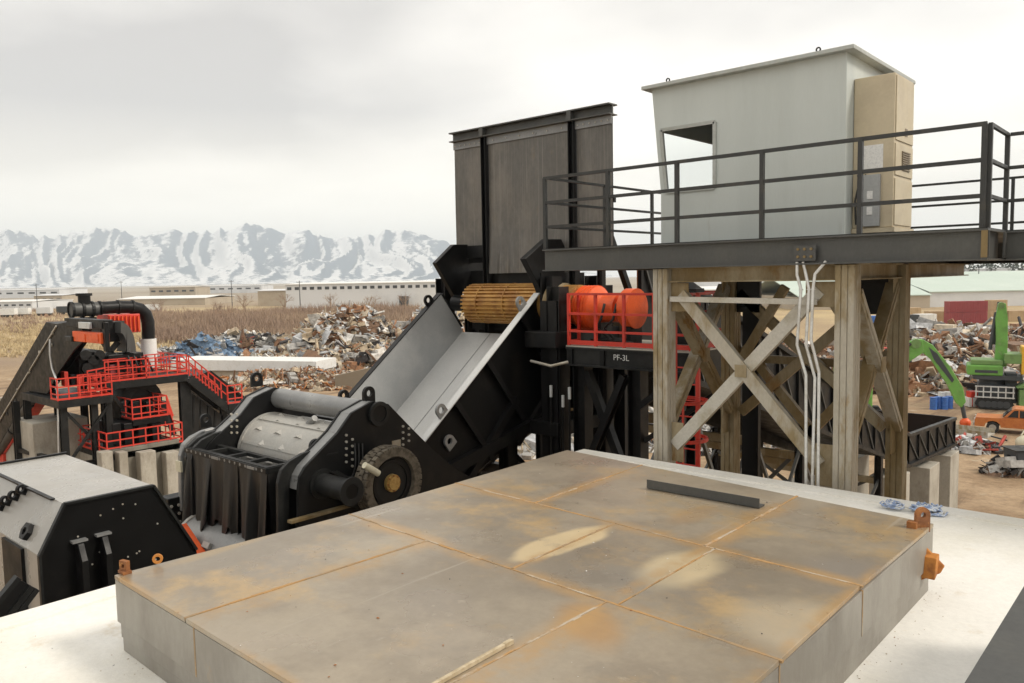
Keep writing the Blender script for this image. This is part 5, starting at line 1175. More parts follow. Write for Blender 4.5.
# lower red platforms and drum magnet under the main deck
dm = W(133, 398, X=TX-2.0); MB().cyl((TX-3.2, dm.y, dm.z), (TX-.9, dm.y, dm.z), 1.05, 26).build('magnet_drum', 'black', tw); MB().ring((TX-.85, dm.y, dm.z), (1, 0, 0), 1.12, .6, .1, 26).build('drum_rim', 'charcoal', tw)
mbox(148, 381, 156, 398, 'black', 'hanger_plate', TX-2.4, TX-1.2)
MB().prism([W(122, 400, X=TX-1.0), W(140, 404, X=TX-1.0), W(138, 418, X=TX-1.0), W(124, 412, X=TX-1.0)], (-1.6, 0, 0)).build('discharge_lip', 'tan_dark', tw)
z1 = tp_(150, 418, TX+1).z; ya, yb = tp_(133, 418, TX+1).y, tp_(168, 418, TX+1).y
box((TX-2, ya, z1-.3), (TX+1, yb, z1)).build('deck_beam', 'black', tw); trail((TX+.95, ya), (TX+.95, yb), 4, z1); trail((TX+.95, ya), (TX-1.5, ya), 3, z1, (False, True)); trail((TX+.95, yb), (TX-1.5, yb), 3, z1, (False, True))
z2 = tp_(150, 448, TX+2).z; yc, yd2 = tp_(107, 440, TX+2).y, tp_(183, 440, TX+2).y
trail_a = Vector((TX+.95, yb, z1)); trail_b = Vector((TX+.95, yd2, z2+.3))
for l in (1.05, .5, .0): MB().bar(trail_a+Vector((0, 0, l)), trail_b+Vector((0, 0, l)), .08, .08 if l else .3).build('stair_rail', 'red' if l else 'charcoal', tw)
for i in range(1, 5): q = lerp(trail_a, trail_b, i/5); MB().box((q.x-.03, q.y-.03, q.z), (q.x+.03, q.y+.03, q.z+1.05)).build('post', 'red', tw)
box((TX-3, yc, z2-.3), (TX+2, yd2, z2)).build('deck_beam', 'charcoal', tw); trail((TX+1.95, yc), (TX+1.95, yd2), 6, z2); trail((TX+1.95, yc), (TX-2, yc), 4, z2, (False, True)); trail((TX+1.95, yd2), (TX-2, yd2), 4, z2, (False, True)); trail((TX-1.5, yc), (TX-1.5, yd2), 6, z2)
for i, (a, b) in enumerate(((115, 160), (118, 172))):
    p = W(a, 426-3*i, X=TX+.3-i); q = W(b, 424-4*i, X=TX+.3-i); box((TX-2, p.y, p.z-.5), (TX+.4-i, q.y, p.z)).build('vibrating_pan', 'black', tw, bevel=.04)
for px in (110, 143, 178):
    y = tp_(px, 440, TX+1).y; box((TX-2.6, y-.5, 0), (TX+1.6, y+.5, z2-.31)).build('concrete_foot', 'concrete', tw, bevel=.04)
# long dark belt behind the stairs
bl_ = thing('transfer_conveyor', 'black trough conveyor rising behind the red stair of the tower', 'conveyor', (-50, 24, 0))
p, q = W(196, 376, X=TX-4), W(246, 402, X=TX-4); MB().prism([p, W(210, 371, X=TX-4), q+Vector((0, .0, .2)), q+Vector((0, 0, -1.4)), p+Vector((0, 0, -1.6))], (-2.4, 0, 0)).build('trough', 'black', bl_); MB().bar(W(210, 371, X=TX-3.95), q+Vector((.05, 0, .2)), .1, .12, (1, 0, 0)).build('rim', 'charcoal', bl_)
for t in (.2, .8): r_ = lerp(p, q, t); box((TX-5.4, r_.y-.2, 0), (TX-5, r_.y+.2, r_.z-1)).build('leg', 'charcoal', bl_)
# dust duct: fan, long bend, white drop
du = thing('dust_duct', 'fat black dust pipe bending down to a white drop pipe above the red tower', 'duct', (-47, 18, HT))
DXX = TX-3.4
pp = [W(*p, X=DXX) for p in ((82, 310), (100, 308), (118, 307), (132, 307), (140, 309), (145.5, 314), (148, 322), (148.3, 330), (148.4, 339))]
MB().tube(pp, .36, 16).build('pipe', 'black', du); q = W(148.4, 368, X=DXX); MB().cyl(pp[-1]+Vector((0, 0, .02)), Vector((pp[-1].x, pp[-1].y, q.z)), .44, 18).build('drop_pipe', 'white_paint', du)
for i in (1, 2, 3): MB().ring(pp[i], pp[i+1]-pp[i-1], .41, .34, .1, 18).build('pipe_collar', 'charcoal', du)
c = W(80, 309.5, X=DXX); MB().cyl(c+Vector((0, -.45, 0)), c+Vector((0, .9, 0)), .4, 18).build('fan_housing', 'beam_steel', du)
for d in (-.45, .1, .6): MB().ring(c+Vector((0, d, 0)), (0, 1, 0), .46, .38, .14, 18).build('fan_band', 'charcoal', du)
c2 = W(84.5, 304, X=DXX); MB().cyl(c2, c2+Vector((0, 0, .45)), .32, 14).build('stack', 'black', du); MB().cyl(c2+Vector((0, 0, .45)), c2+Vector((0, 0, .6)), .42, 14).build('stack_cap', 'charcoal', du); MB().cyl(c2+Vector((0, .0, -.3)), c2, .22, 12).build('stack_neck', 'black', du)
MB().box((c.x-.4, c.y-.7, c.z-1.0), (c.x+.4, c.y+.7, c.z-.45)).build('fan_base', 'black', du)
# concrete walls below the tower
def cwall(px0, py0, px1, X, h_top, lab, th=1.2):
    a, b = W(px0, py0, X=X), W(px1, py0, X=X)
    return tag(box((X-th, a.y, 0), (X, b.y, a.z)).build('concrete_wall', 'concrete', bevel=.04, loc=(X-th/2, (a.y+b.y)/2, 0)), lab, 'wall')
cwall(32, 424, 88, TX-1.8, 0, 'pale concrete wall behind the black tower legs at the left', 3)
cwall(10, 400, 28, TX-9, 0, 'tall pale concrete block left of the tower, beside the black conveyor', 2)
M('concrete_shade', (.2, .185, .15), .85, 0, (.13, .12, .10), .9, .42, .65, bump=.3, bscale=14, stretch=(1, 1, .4))  # recess wall: shade between the piers darkened into the concrete colour
w3 = cwall(100, 452, 180, TX+2.0, 0, 'streaked concrete wall with shade-coloured recesses between pale piers below the lower red railing', .5)
w3.data.materials[0] = MAT['concrete_shade']
for px0, px1 in ((101, 113), (119, 128), (140, 156), (166, 179)):
    a, b = W(px0, 453, X=TX+2.6), W(px1, 453, X=TX+2.6); box((TX+2.002, a.y, 0), (TX+2.6, b.y, a.z)).build('pier', 'concrete', w3, bevel=.04)

# ================================================================ SCRAP, SHED, BRUSH
def scrap_mound(name, cx, cy, rx, ry, h, n, size, pal, seed, rot=0, z0=0):
    rr = random.Random(seed); c_, s_ = math.cos(rot), math.sin(rot)
    def hh(u, v):
        d = math.sqrt(u*u+v*v); k = max(0, 1-d)**.75
        return h*k*(.78+.45*mnoise.noise(Vector((u*2.4+seed, v*2.4, .3)))+.18*mnoise.noise(Vector((u*7+seed, v*7, 1.3))))
    m = MB(); pals = list(dict.fromkeys(pal)); idx = {p: i for i, p in enumerate(pals)}; G = 30; vs = []
    m.cur = idx.get('s_brown', 0)
    for j in range(G+1):
        for i in range(G+1):
            u, v = -1.05+2.1*i/G, -1.05+2.1*j/G; x, y = u*rx, v*ry; vs.append((cx+x*c_-y*s_, cy+x*s_+y*c_, z0-.1+max(0, hh(u, v))))
    m.add(vs, [(j*(G+1)+i, j*(G+1)+i+1, (j+1)*(G+1)+i+1, (j+1)*(G+1)+i) for j in range(G) for i in range(G)])
    for k in range(n):
        a = rr.uniform(0, 6.283); r_ = math.sqrt(rr.random())*1.0; u, v = r_*math.cos(a), r_*math.sin(a)
        z = max(0, hh(u, v)); x, y = u*rx, v*ry; p = Vector((cx+x*c_-y*s_, cy+x*s_+y*c_, z0+z+rr.uniform(-.1, .25)*size))
        m.cur = idx[rr.choice(pal)]; d = Vector((rr.gauss(0, 1), rr.gauss(0, 1), rr.gauss(0, .6))).normalized(); t = rr.random(); s = size*min(3.2, math.exp(rr.gauss(-.25, .5)))
        if t < .45: m.bar(p-d*s*.5, p+d*s*.5, s*rr.uniform(.2, .6), s*rr.uniform(.03, .12), (rr.gauss(0, 1), rr.gauss(0, 1), rr.random()))
        elif t < .62: m.bar(p-d*s*.9, p+d*s*.9, s*.09, s*.09)
        elif t < .8:                                             # crumpled sheet
            e = d.cross(Vector((rr.gauss(0, 1), rr.gauss(0, 1), 1))).normalized(); nn = d.cross(e)
            q = [p+d*s*(i-1)*.5+e*s*(j-.5)*.8+nn*s*rr.uniform(-.25, .25) for i in range(3) for j in range(2)]
            m.add(q, [(0, 1, 3, 2), (2, 3, 5, 4)])
        elif t < .86:                                            # bent pipe
            e = d.cross(Vector((rr.gauss(0, 1), rr.gauss(0, 1), 1))).normalized(); m.tube([p-d*s*1.1, p, p+(d+e*rr.uniform(.4, 1.2))*s*.8], s*.09, 5)
        elif t < .9: m.ring(p, d, s*.42, s*.24, s*.2, 10)        # rings, rims, tyres
        elif t < .93 and s > size*.7:                            # crushed car body
            e = Vector((d.x, d.y, d.z*.3)).normalized(); w = s*.9; m.bar(p-e*s*1.1, p+e*s*1.1, w, s*.45, (rr.gauss(0, .3), rr.gauss(0, .3), 1)); m.bar(p-e*s*.5+Vector((0, 0, s*.35)), p+e*s*.35+Vector((0, 0, s*.3)), w*.85, s*.3)
        else: m.bar(p-d*s*.3, p+d*s*.3, s*rr.uniform(.3, .6), s*rr.uniform(.25, .5), (rr.gauss(0, 1), rr.gauss(0, 1), 1))
    return m.build(name, pals, loc=(cx, cy, z0), recalc=False)
mixed = ['s_brown', 's_brown', 's_rust', 's_tan', 's_tan', 's_pale', 's_pale', 's_grey', 's_grey', 's_grey', 's_dark', 's_white', 's_white', 's_steel', 's_steel', 's_rust', 's_tan']
def at(px, D): q = W(px, 300, D=D); return q.x, q.y
x, y = at(352, 118); tag(scrap_mound('scrap_pile', x, y, 17, 15, 9.6, 5200, 1.15, mixed, 3, YAW), 'mixed brown and silver scrap metal heap beyond the grey chute', 'scrap pile', kind='stuff')
x, y = at(425, 125); tag(scrap_mound('scrap_pile', x, y, 15, 12, 8.8, 2600, 1.1, mixed, 5, YAW), 'scrap metal heap partly hidden by the upper end of the grey chute', 'scrap pile', kind='stuff')
x, y = at(300, 96); tag(scrap_mound('scrap_pile', x, y, 13, 6, 2.6, 2600, .5, ['s_brown', 's_orange', 's_pale', 's_tan', 's_rust', 's_white', 's_grey'], 7, YAW), 'low heap of orange and brown scrap in front of the white long roof', 'scrap pile', kind='stuff')
x, y = at(240, 134); tag(scrap_mound('scrap_pile', x, y, 20, 8, 4.6, 2400, .9, ['s_grey', 's_grey', 's_white', 's_steel', 's_dark', 's_tan'], 9, YAW), 'grey scrap heap behind the white long roof', 'scrap pile', kind='stuff')
x, y = at(207, 128); tag(scrap_mound('scrap_pile', x, y, 5.5, 3.5, 5.6, 420, 1.0, ['s_blue', 's_blue', 's_blue', 's_steel', 's_dark'], 10, YAW) if False else scrap_mound('scrap_pile', x, y, 8, 3.5, 4.7, 560, .8, ['s_blue', 's_blue', 's_steel', 's_grey', 's_dark', 's_blue'], 10, YAW), 'small heap of blue sheet scrap on the grey scrap behind the white roof', 'scrap pile', kind='stuff')
x, y = at(243, 129); tag(scrap_mound('scrap_pile', x, y, 2.6, 2, 5.2, 120, .8, ['s_red', 's_brown', 's_dark'], 12, YAW), 'few red pieces of scrap beside the blue heap', 'scrap pile', kind='stuff')
# retaining wall in front of the heap
a, b = W(335, 384, D=92), W(392, 384, D=92)
cwq = tag(MB().prism([(a.x, a.y, 0), (b.x, b.y, 0), (b.x, b.y, 3.0), (a.x, a.y, 1.6)], _fh*.8).build('retaining_wall', 'tan_dark', loc=(a.x, a.y, 0)), 'dark brown retaining wall below the scrap heap, left of the grey chute', 'wall')
# white long roof
rt = thing('long_shed', 'long low shed with a flat white roof in front of the scrap heaps', 'shed', (*at(255, 100), 0))
a, b = W(172, 372, D=104), W(316, 371, D=98); zt2 = W(250, 361, D=100).z; dv = Vector((b.x-a.x, b.y-a.y, 0)).normalized(); nv = Vector((-dv.y, dv.x, 0))
a.z = b.z = zt2
MB().prism([a, b, b+nv*5, a+nv*5], (0, 0, -.14)).build('roof_sheet', 'white_paint', rt)
MB().bar(a-nv*.03+Vector((0, 0, -.72)), b-nv*.03+Vector((0, 0, -1.2)), .06, 1.35, (0, 0, 1)).build('fascia', 'white_paint', rt) if False else MB().prism([a-nv*.05+Vector((0, 0, -.02)), b-nv*.05+Vector((0, 0, -.02)), b-nv*.05+Vector((0, 0, -1.2)), a-nv*.05+Vector((0, 0, -1.4))], nv*.045).build('fascia', 'white_paint', rt)
MB().prism([a+nv*.4+Vector((0, 0, -.15)), b+nv*.4+Vector((0, 0, -.15)), Vector((b.x, b.y, 0))+nv*.4, Vector((a.x, a.y, 0))+nv*.4], nv*.2).build('front_wall', 'warehouse_tan', rt); MB().prism([a+nv*4.6+Vector((0, 0, -.15)), b+nv*4.6+Vector((0, 0, -.15)), Vector((b.x, b.y, 0))+nv*4.6, Vector((a.x, a.y, 0))+nv*4.6], nv*.2).build('rear_wall', 'warehouse_tan', rt)
MB().prism([b+dv*.01+Vector((0, 0, -.02)), b+dv*.01+nv*5+Vector((0, 0, -.02)), b+dv*.01+nv*5+Vector((0, 0, -1.2)), b+dv*.01+Vector((0, 0, -1.2))], dv*.04).build('fascia', 'white_paint', rt)
MB().prism([b-dv*.3+nv*.6+Vector((0, 0, -.15)), b-dv*.3+nv*4.6+Vector((0, 0, -.15)), Vector((b.x, b.y, 0))-dv*.3+nv*4.6, Vector((b.x, b.y, 0))-dv*.3+nv*.6], dv*.2).build('end_wall', 'warehouse_tan', rt)
for t in (.05, .5, .95): q = lerp(a, b, t); MB().box((q.x-.1, q.y-.1, 0), (q.x+.1, q.y+.1, q.z-1.5)).build('post', 'galv_light', rt)

# bare brush: thousands of thin twigs over the field, one mass
def brush(name, n, gen, seed, mat, hmin, hmax, lab, cat, tw_=.12, per=16):
    rr = random.Random(seed); m = MB()
    for k in range(n):
        x, y, sc = gen(rr); h = rr.uniform(hmin, hmax)*sc
        for i in range(per):
            a = rr.uniform(0, 6.283); sp = rr.uniform(.1, .75); p = Vector((x+rr.gauss(0, .35*h), y+rr.gauss(0, .35*h), 0)); e = p+Vector((math.cos(a)*sp*h*.6, math.sin(a)*sp*h*.6, h*rr.uniform(.5, 1)))
            w = tw_*rr.uniform(.6, 1.4); s_ = Vector((-math.sin(a+1), math.cos(a+1), 0))*w; mid = lerp(p, e, .6)+Vector((rr.gauss(0, .1), rr.gauss(0, .1), 0))*h
            m.add([p-s_, p+s_, mid+s_*.7, mid-s_*.7, e], [(0, 1, 2, 3), (3, 2, 4)])
    return tag(m.build(name, mat, loc=(0, 0, 0), recalc=False), lab, cat, kind='stuff')
def g1(rr):
    px = rr.uniform(150, 440); D = rr.uniform(165, 330); q = W(px, 300, D=D); return q.x, q.y, (.7+.6*mnoise.noise(Vector((q.x*.03, q.y*.03, 0))))+.35
brush('brush', 2500, g1, 21, 'twig', 1.4, 4.2, 'bare brown winter brush across the field behind the scrap heaps', 'brush', .10, 15)
def g2(rr):
    px = rr.uniform(-60, 160); D = rr.choice((rr.uniform(200, 420), rr.uniform(300, 600))); q = W(px, 300, D=D); return q.x, q.y, .8+.5*mnoise.noise(Vector((q.x*.02, q.y*.02, 5)))
brush('brush', 700, g2, 22, 'twig', 1.6, 3.6, 'sparse bare brush in the dry field behind the left tower', 'brush', .12, 12)
def g3(rr):
    px = rr.uniform(-40, 300); D = rr.uniform(140, 260); q = W(px, 300, D=D); return q.x, q.y, 1
brush('dry_grass', 3600, g3, 23, 'straw', .5, 1.2, 'pale dry grass in the field beyond the yard', 'grass', .10, 9)
# single bare trees
def bare_tree(px, D, h, seed, lab):
    x, y = at(px, D); rr = random.Random(seed); t = thing('bare_tree', lab, 'tree', (x, y, 0), 'bare trees in the field'); base = Vector((x, y, 0))
    MB().cyl(base, base+Vector((0, 0, h*.35)), h*.025, 7, h*.016).build('trunk', 'twig', t); m = MB()
    def grow(p, d, L, r, lv):
        e = p+d*L; m.cyl(p, e, r, 4, r*.6, cap=False)
        if lv == 0: return
        for i in range(3 if lv > 1 else 4):
            nd = (d+Vector((rr.gauss(0, .5), rr.gauss(0, .5), rr.gauss(.05, .3)))).normalized(); grow(lerp(p, e, rr.uniform(.55, 1)), nd, L*rr.uniform(.55, .8), r*.55, lv-1)
    for i in range(4): grow(base+Vector((0, 0, h*.3)), Vector((rr.gauss(0, .35), rr.gauss(0, .35), 1)).normalized(), h*.28, h*.013, 3)
    m.build('crown', 'twig', t)
for i, (px, D, h) in enumerate(((158, 240, 9.5), (214, 230, 9), (246, 245, 11), (284, 300, 10), (331, 280, 9.5), (372, 270, 9), (405, 260, 9.5))):
    bare_tree(px, D, h, 40+i, 'bare thin winter tree '+['just right of the black dust pipe', 'above the blue scrap heap', 'left of the scrap heap top', 'left of the far white warehouse', 'before the left part of the white warehouse', 'before the middle of the white warehouse', 'before the right part of the white warehouse'][i])

# ================================================================ FAR BUILDINGS
def shed(px0, px1, D, h, depth_, wall, roofm, lab, cat='warehouse', base=0, win=0, pitch=.6, name='warehouse', winmat='far_dark', wy=.62, wh=.5, par=None):
    a, b = W(px0, 300, D=D), W(px1, 300, D=D); a.z = b.z = base; n_ = _fh*depth_; w = (b-a).length; ax = (b-a).normalized()
    t = thing(name, lab, cat, (a+b)/2+n_/2)
    MB().prism([a, b, b+n_, a+n_], (0, 0, h)).build('wall', wall, t)
    up = Vector((0, 0, h+.001)); e = ax*.4; f = _fh*.4
    c = [a-e-f+up, b+e-f+up, b+e+n_+f+up, a-e+n_+f+up]; r0, r1 = (c[0]+c[3])/2+Vector((0, 0, pitch)), (c[1]+c[2])/2+Vector((0, 0, pitch))
    dn_ = Vector((0, 0, .3)); m = MB()
    m.add([c[0], c[1], r1, r0, c[3], c[2], c[0]+dn_, c[1]+dn_, r1+dn_, r0+dn_, c[3]+dn_, c[2]+dn_], [(0, 1, 2, 3), (3, 2, 5, 4), (9, 8, 7, 6), (10, 11, 8, 9), (0, 6, 7, 1), (4, 5, 11, 10), (0, 3, 9, 6), (3, 4, 10, 9), (1, 7, 8, 2), (2, 8, 11, 5)])
    m.build('roof', roofm, t)
    for i in range(win):
        s = (i+.5)/win; ww = w/win*.28; p = a+ax*(w*s)+Vector((0, 0, h*wy)); MB().bar(p-ax*ww-_fh*.03, p+ax*ww-_fh*.03, .1, h*wh*.4, (0, 0, 1)).build('window', winmat, t)
    return t
shed(286, 452, 375, 11.2, 60, 'warehouse_white', 'white_paint', 'long white warehouse with a row of dark dock windows behind the scrap heap', win=22, wy=.84, wh=.3)
q = W(404, 302, D=372); tag(box((q.x-2.2, q.y-1, 0), (q.x+2.2, q.y+1, 5)).build('storage_tank', 'far_dark', loc=(q.x, q.y, 0)), 'dark block standing in front of the white warehouse', 'tank')
shed(258, 286, 420, 8, 30, 'warehouse_tan', 'warehouse_white', 'small pale shed left of the white warehouse')
shed(118, 205, 470, 4.0, 50, 'warehouse_tan', 'white_paint', 'low building with a white roof behind the brown brush', pitch=1.2)
shed(150, 196, 820, 9, 40, 'warehouse_tan', 'warehouse_tan', 'distant tan building beyond the low white roof', win=6)
shed(-20, 32, 430, 4.5, 40, 'warehouse_white', 'white_paint', 'pale low building at the left edge of the photo', win=7)
shed(34, 62, 520, 6.5, 30, 'warehouse_tan', 'warehouse_white', 'tan building right of the pale low one at the left edge', win=4)
shed(-40, 60, 900, 9, 60, 'warehouse_white', 'warehouse_white', 'far white building behind the low buildings on the left', win=9)
shed(200, 262, 1000, 9, 50, 'warehouse_white', 'warehouse_white', 'far white building above the brown brush', win=7)
rr = random.Random(77)
adj = ['flat', 'long', 'short', 'pale', 'grey', 'narrow', 'wide', 'low', 'plain', 'boxy']
# parked trucks and tanks in the far left yard
for i, (px, D, mt) in enumerate(((8, 330, 'white_paint'), (22, 335, 'white_paint'), (44, 340, 'warehouse_white'), (64, 350, 'far_dark'), (152, 355, 'white_paint'))):
    q = W(px, 300, D=D); t = thing('box_trailer', ['white box trailer at the far left edge', 'white box trailer second from the left edge', 'grey white box trailer before the tan far building', 'dark box trailer left of the black fan stack', 'white box trailer right of the black dust pipe'][i], 'trailer', (q.x, q.y, 0), 'trailers parked across the field'); t.rotation_euler = (0, 0, YAW)
    ROOTS[t.name] = Vector(); MB().box((-3, -1.2, 1.1), (3, 1.2, 3.7)).build('box_body', mt, t); MB().box((-2.8, -1.0, .8), (2.8, 1.0, 1.095)).build('chassis', 'far_dark', t)
    for wx in (-2.2, -1.1, 2.2): MB().cyl((wx, -1.15, .5), (wx, 1.15, .5), .5, 12).build('wheel', 'tyre', t)
# right side: green roofed sheds, containers, far town
shed(800, 930, 265, 4.2, 60, 'warehouse_tan', 'roof_green', 'wide shed with a pale green roof above the right scrap heap', pitch=6.5)
shed(930, 1100, 270, 5.0, 70, 'warehouse_white', 'roof_green', 'far right shed with a pale green roof', pitch=6.5)
shed(885, 1000, 520, 9, 60, 'brick_far', 'white_paint', 'long brick building with a white roof in the far right', win=10, pitch=1.5)
shed(985, 1080, 480, 9, 60, 'warehouse_tan', 'white_paint', 'pale building with a white roof at the far right edge', win=8, pitch=1.5)
shed(690, 860, 700, 12, 60, 'warehouse_white', 'white_paint', 'distant white building seen between the galvanized columns', win=12, pitch=1.5)
shed(700, 790, 330, 6, 40, 'warehouse_white', 'white_paint', 'white shed seen through the left half of the braced columns', win=8, pitch=1)
shed(900, 1010, 900, 13, 60, 'warehouse_white', 'warehouse_white', 'pale far building below the end of the steel deck', win=8)
def container(px, D, L, mat, lab, z=0, rot=0, w=2.5, h=2.6):
    q = W(px, 300, D=D); t = thing('shipping_container', lab, 'container', (q.x, q.y, z), 'containers stacked behind the right scrap heap'); t.rotation_euler = (0, 0, YAW+rot); ROOTS[t.name] = Vector()
    MB().box((-L/2, -w/2, .02), (L/2, w/2, h-.02)).build('body', mat, t)
    for i in range(int(L/.55)): MB().box((-L/2+.2+i*.55, -w/2-.06, .15), (-L/2+.45+i*.55, -w/2-.001, h-.15)).build('rib', mat, t)
    return t
for i, (px, z) in enumerate(((957, 0), (975, 0), (957, 2.61), (975, 2.61))):
    container(px, 186, 4.6, 'container_red', ['red container, lower left of the red stack', 'red container, lower right of the red stack', 'red container, upper left of the red stack', 'red container, upper right of the red stack'][i], z)
for i, (px, z) in enumerate(((996, 0), (996, 2.61), (1014, 0), (935, 0))):
    container(px, 190+(4 if i == 3 else 0), 4, 'container_tan', ['tan container right of the red stack, at the bottom', 'tan container right of the red stack, on top', 'tan container at the right edge beyond the green machine', 'tan container left of the red stack'][i], z)
container(925, 182, 4.2, 'white_paint', 'white container left of the tan one behind the scrap', 0); container(910, 180, 3.2, 'far_dark', 'dark container left of the white one', 0); container(893, 178, 4.4, 'blue', 'blue container beside the right galvanized column', 0); container(868, 178, 4.4, 'blue', 'blue container seen between the right galvanized columns', 0)
container(908, 215, 6, 'container_tan', 'tan container behind the dark one', 0)
# poles
def pole(px, D, h, lab, arms=1):
    x, y = at(px, D); t = thing('utility_pole', lab, 'pole', (x, y, 0), 'poles in the far yards'); MB().cyl((x, y, 0), (x, y, h), .22, 8, .14).build('shaft', 'far_dark', t)
    for k in range(arms): MB().bar(Vector((x, y, h-.6-k*1.2))-_r*1.3, Vector((x, y, h-.6-k*1.2))+_r*1.3, .2, .2).build('crossarm', 'far_dark', t)
for i, (px, D, h) in enumerate(((935, 330, 17), (964, 420, 18), (902, 380, 17), (978, 300, 14), (1012, 360, 17))):
    pole(px, D, h, ['tall pole left of the red containers', 'tall pole above the red containers', 'pole beside the right galvanized column', 'pole right of the red containers', 'pole near the right edge of the photo'][i])
for i, (px, D, h) in enumerate(((37, 420, 14), (300, 330, 13), (232, 400, 14), (122, 500, 15))):
    pole(px, D, h, ['pole before the tan building at far left', 'pole at the left end of the white warehouse', 'pole in the brush left of the scrap heap', 'pole behind the black dust pipe'][i])
# evergreens and bare crowns along the far right
def far_tree(px, D, h, seed, lab):
    x, y = at(px, D); rr = random.Random(seed); t = thing('far_tree', lab, 'tree', (x, y, 0), 'trees along the far right edge of town'); MB().cyl((x, y, 0), (x, y, h*.5), h*.03, 6).build('trunk', 'twig', t); m = MB()
    for i in range(130):
        a = rr.uniform(0, 6.283); k = rr.random(); r_ = h*.26*math.sin(math.pi*(.15+.85*k))*math.sqrt(rr.random()); c = Vector((x+r_*math.cos(a), y+r_*math.sin(a), h*(.22+.78*k))); s = h*.055*rr.uniform(.6, 1.5)
        d = Vector((rr.gauss(0, 1), rr.gauss(0, 1), rr.gauss(0, 1))).normalized()*s; e = d.cross(Vector((rr.gauss(0, 1), rr.gauss(0, 1), 1))).normalized()*s; m.add([c-d, c+e, c+d, c-e], [(0, 1, 2, 3)])
    m.build('crown', 'evergreen', t)
for i, (px, D, h) in enumerate(((905, 900, 24), (913, 860, 20), (921, 950, 26), (931, 900, 21), (943, 880, 22), (952, 980, 28), (961, 930, 24), (970, 900, 22), (981, 960, 26), (990, 900, 23), (1001, 940, 27), (1013, 900, 25), (1022, 930, 24), (838, 900, 22), (822, 930, 24), (722, 900, 22))):
    far_tree(px, D, h, 300+i, 'far grey green tree, '+['first', 'second', 'third', 'fourth', 'fifth', 'sixth', 'seventh', 'eighth', 'ninth', 'tenth', 'eleventh', 'twelfth', 'thirteenth', '', '', ''][i]+' right of the rightmost column' if i < 13 else ['far grey green tree just left of the big column', 'far grey green tree between conduits and big column', 'far grey green tree in the left half of the braced columns'][i-13])

# ================================================================ RIGHT YARD
pr_ = ['s_brown', 's_brown', 's_rust', 's_rust', 's_tan', 's_grey', 's_grey', 's_dark', 's_white', 's_steel', 's_pale', 's_rust']
x, y = at(922, 92); tag(scrap_mound('scrap_pile', x, y, 16, 15, 4.8, 4200, 1.1, pr_, 31, YAW), 'big rusty scrap heap behind the green boom', 'scrap pile', kind='stuff')
x, y = at(960, 126); tag(scrap_mound('scrap_pile', x, y, 20, 16, 4.3, 3600, 1.3, ['s_grey', 's_white', 's_steel', 's_tan', 's_brown', 's_pale', 's_grey', 's_rust'], 33, YAW), 'pale heap of pipes and sheets below the red containers', 'scrap pile', kind='stuff')
x, y = at(1040, 112); tag(scrap_mound('scrap_pile', x, y, 14, 10, 4.6, 1700, 1.2, pr_, 34, YAW), 'scrap heap behind the green machine at the right edge', 'scrap pile', kind='stuff')
x, y = at(805, 92); tag(scrap_mound('scrap_pile', x, y, 17, 10, 5.5, 2400, 1.0, pr_, 35, YAW), 'rusty scrap heap seen between the galvanized columns', 'scrap pile', kind='stuff')
x, y = at(715, 60); tag(scrap_mound('scrap_pile', x, y, 9, 6, 2.2, 1500, .8, ['s_white', 's_steel', 's_grey', 's_pale', 's_dark', 's_rust'], 36, YAW), 'pale scrap heap low behind the braced columns', 'scrap pile', kind='stuff')
x, y = at(515, 58); tag(scrap_mound('scrap_pile', x, y, 6, 4, 2.6, 700, .8, ['s_white', 's_steel', 's_grey', 's_pale', 's_tan'], 37, YAW), 'pale scrap seen under the grey chute', 'scrap pile', kind='stuff')
x, y = at(613, 62); tag(scrap_mound('scrap_pile', x, y, 6, 4, 3.0, 700, .8, ['s_white', 's_steel', 's_grey', 's_pale', 's_tan'], 38, YAW), 'pale scrap seen between the drive platform legs', 'scrap pile', kind='stuff')
x, y = at(972, 54.5); tag(scrap_mound('scrap_pile', x, y, 2.2, 1.2, 1.1, 220, .55, ['s_grey', 's_white', 's_steel', 's_dark', 's_red', 's_brown'], 39, YAW), 'small loose heap of scrap under the green boom tip', 'scrap pile', kind='stuff')
x, y = at(1014, 48); tag(scrap_mound('scrap_pile', x, y, 1.8, 1.2, 1.0, 160, .5, ['s_dark', 's_dark', 's_brown', 's_grey'], 41, YAW), 'small dark heap of scrap at the right edge below the pickup', 'scrap pile', kind='stuff')
# local frame for yard machines: +x to the right in the photo, +y away
def yard(name, lab, cat, px, D, turn=0, group=None, z=0):
    q = W(px, 300, D=D); t = thing(name, lab, cat, (q.x, q.y, z), group); t.rotation_euler = (0, 0, YAW+turn); ROOTS[t.name] = Vector(); return t
def loc_of(t, px, py, D):          # a sight-line point in the machine's own frame
    q = W(px, py, D=D)-t.location; a = -t.rotation_euler.z; return Vector((q.x*math.cos(a)-q.y*math.sin(a), q.x*math.sin(a)+q.y*math.cos(a), q.z))
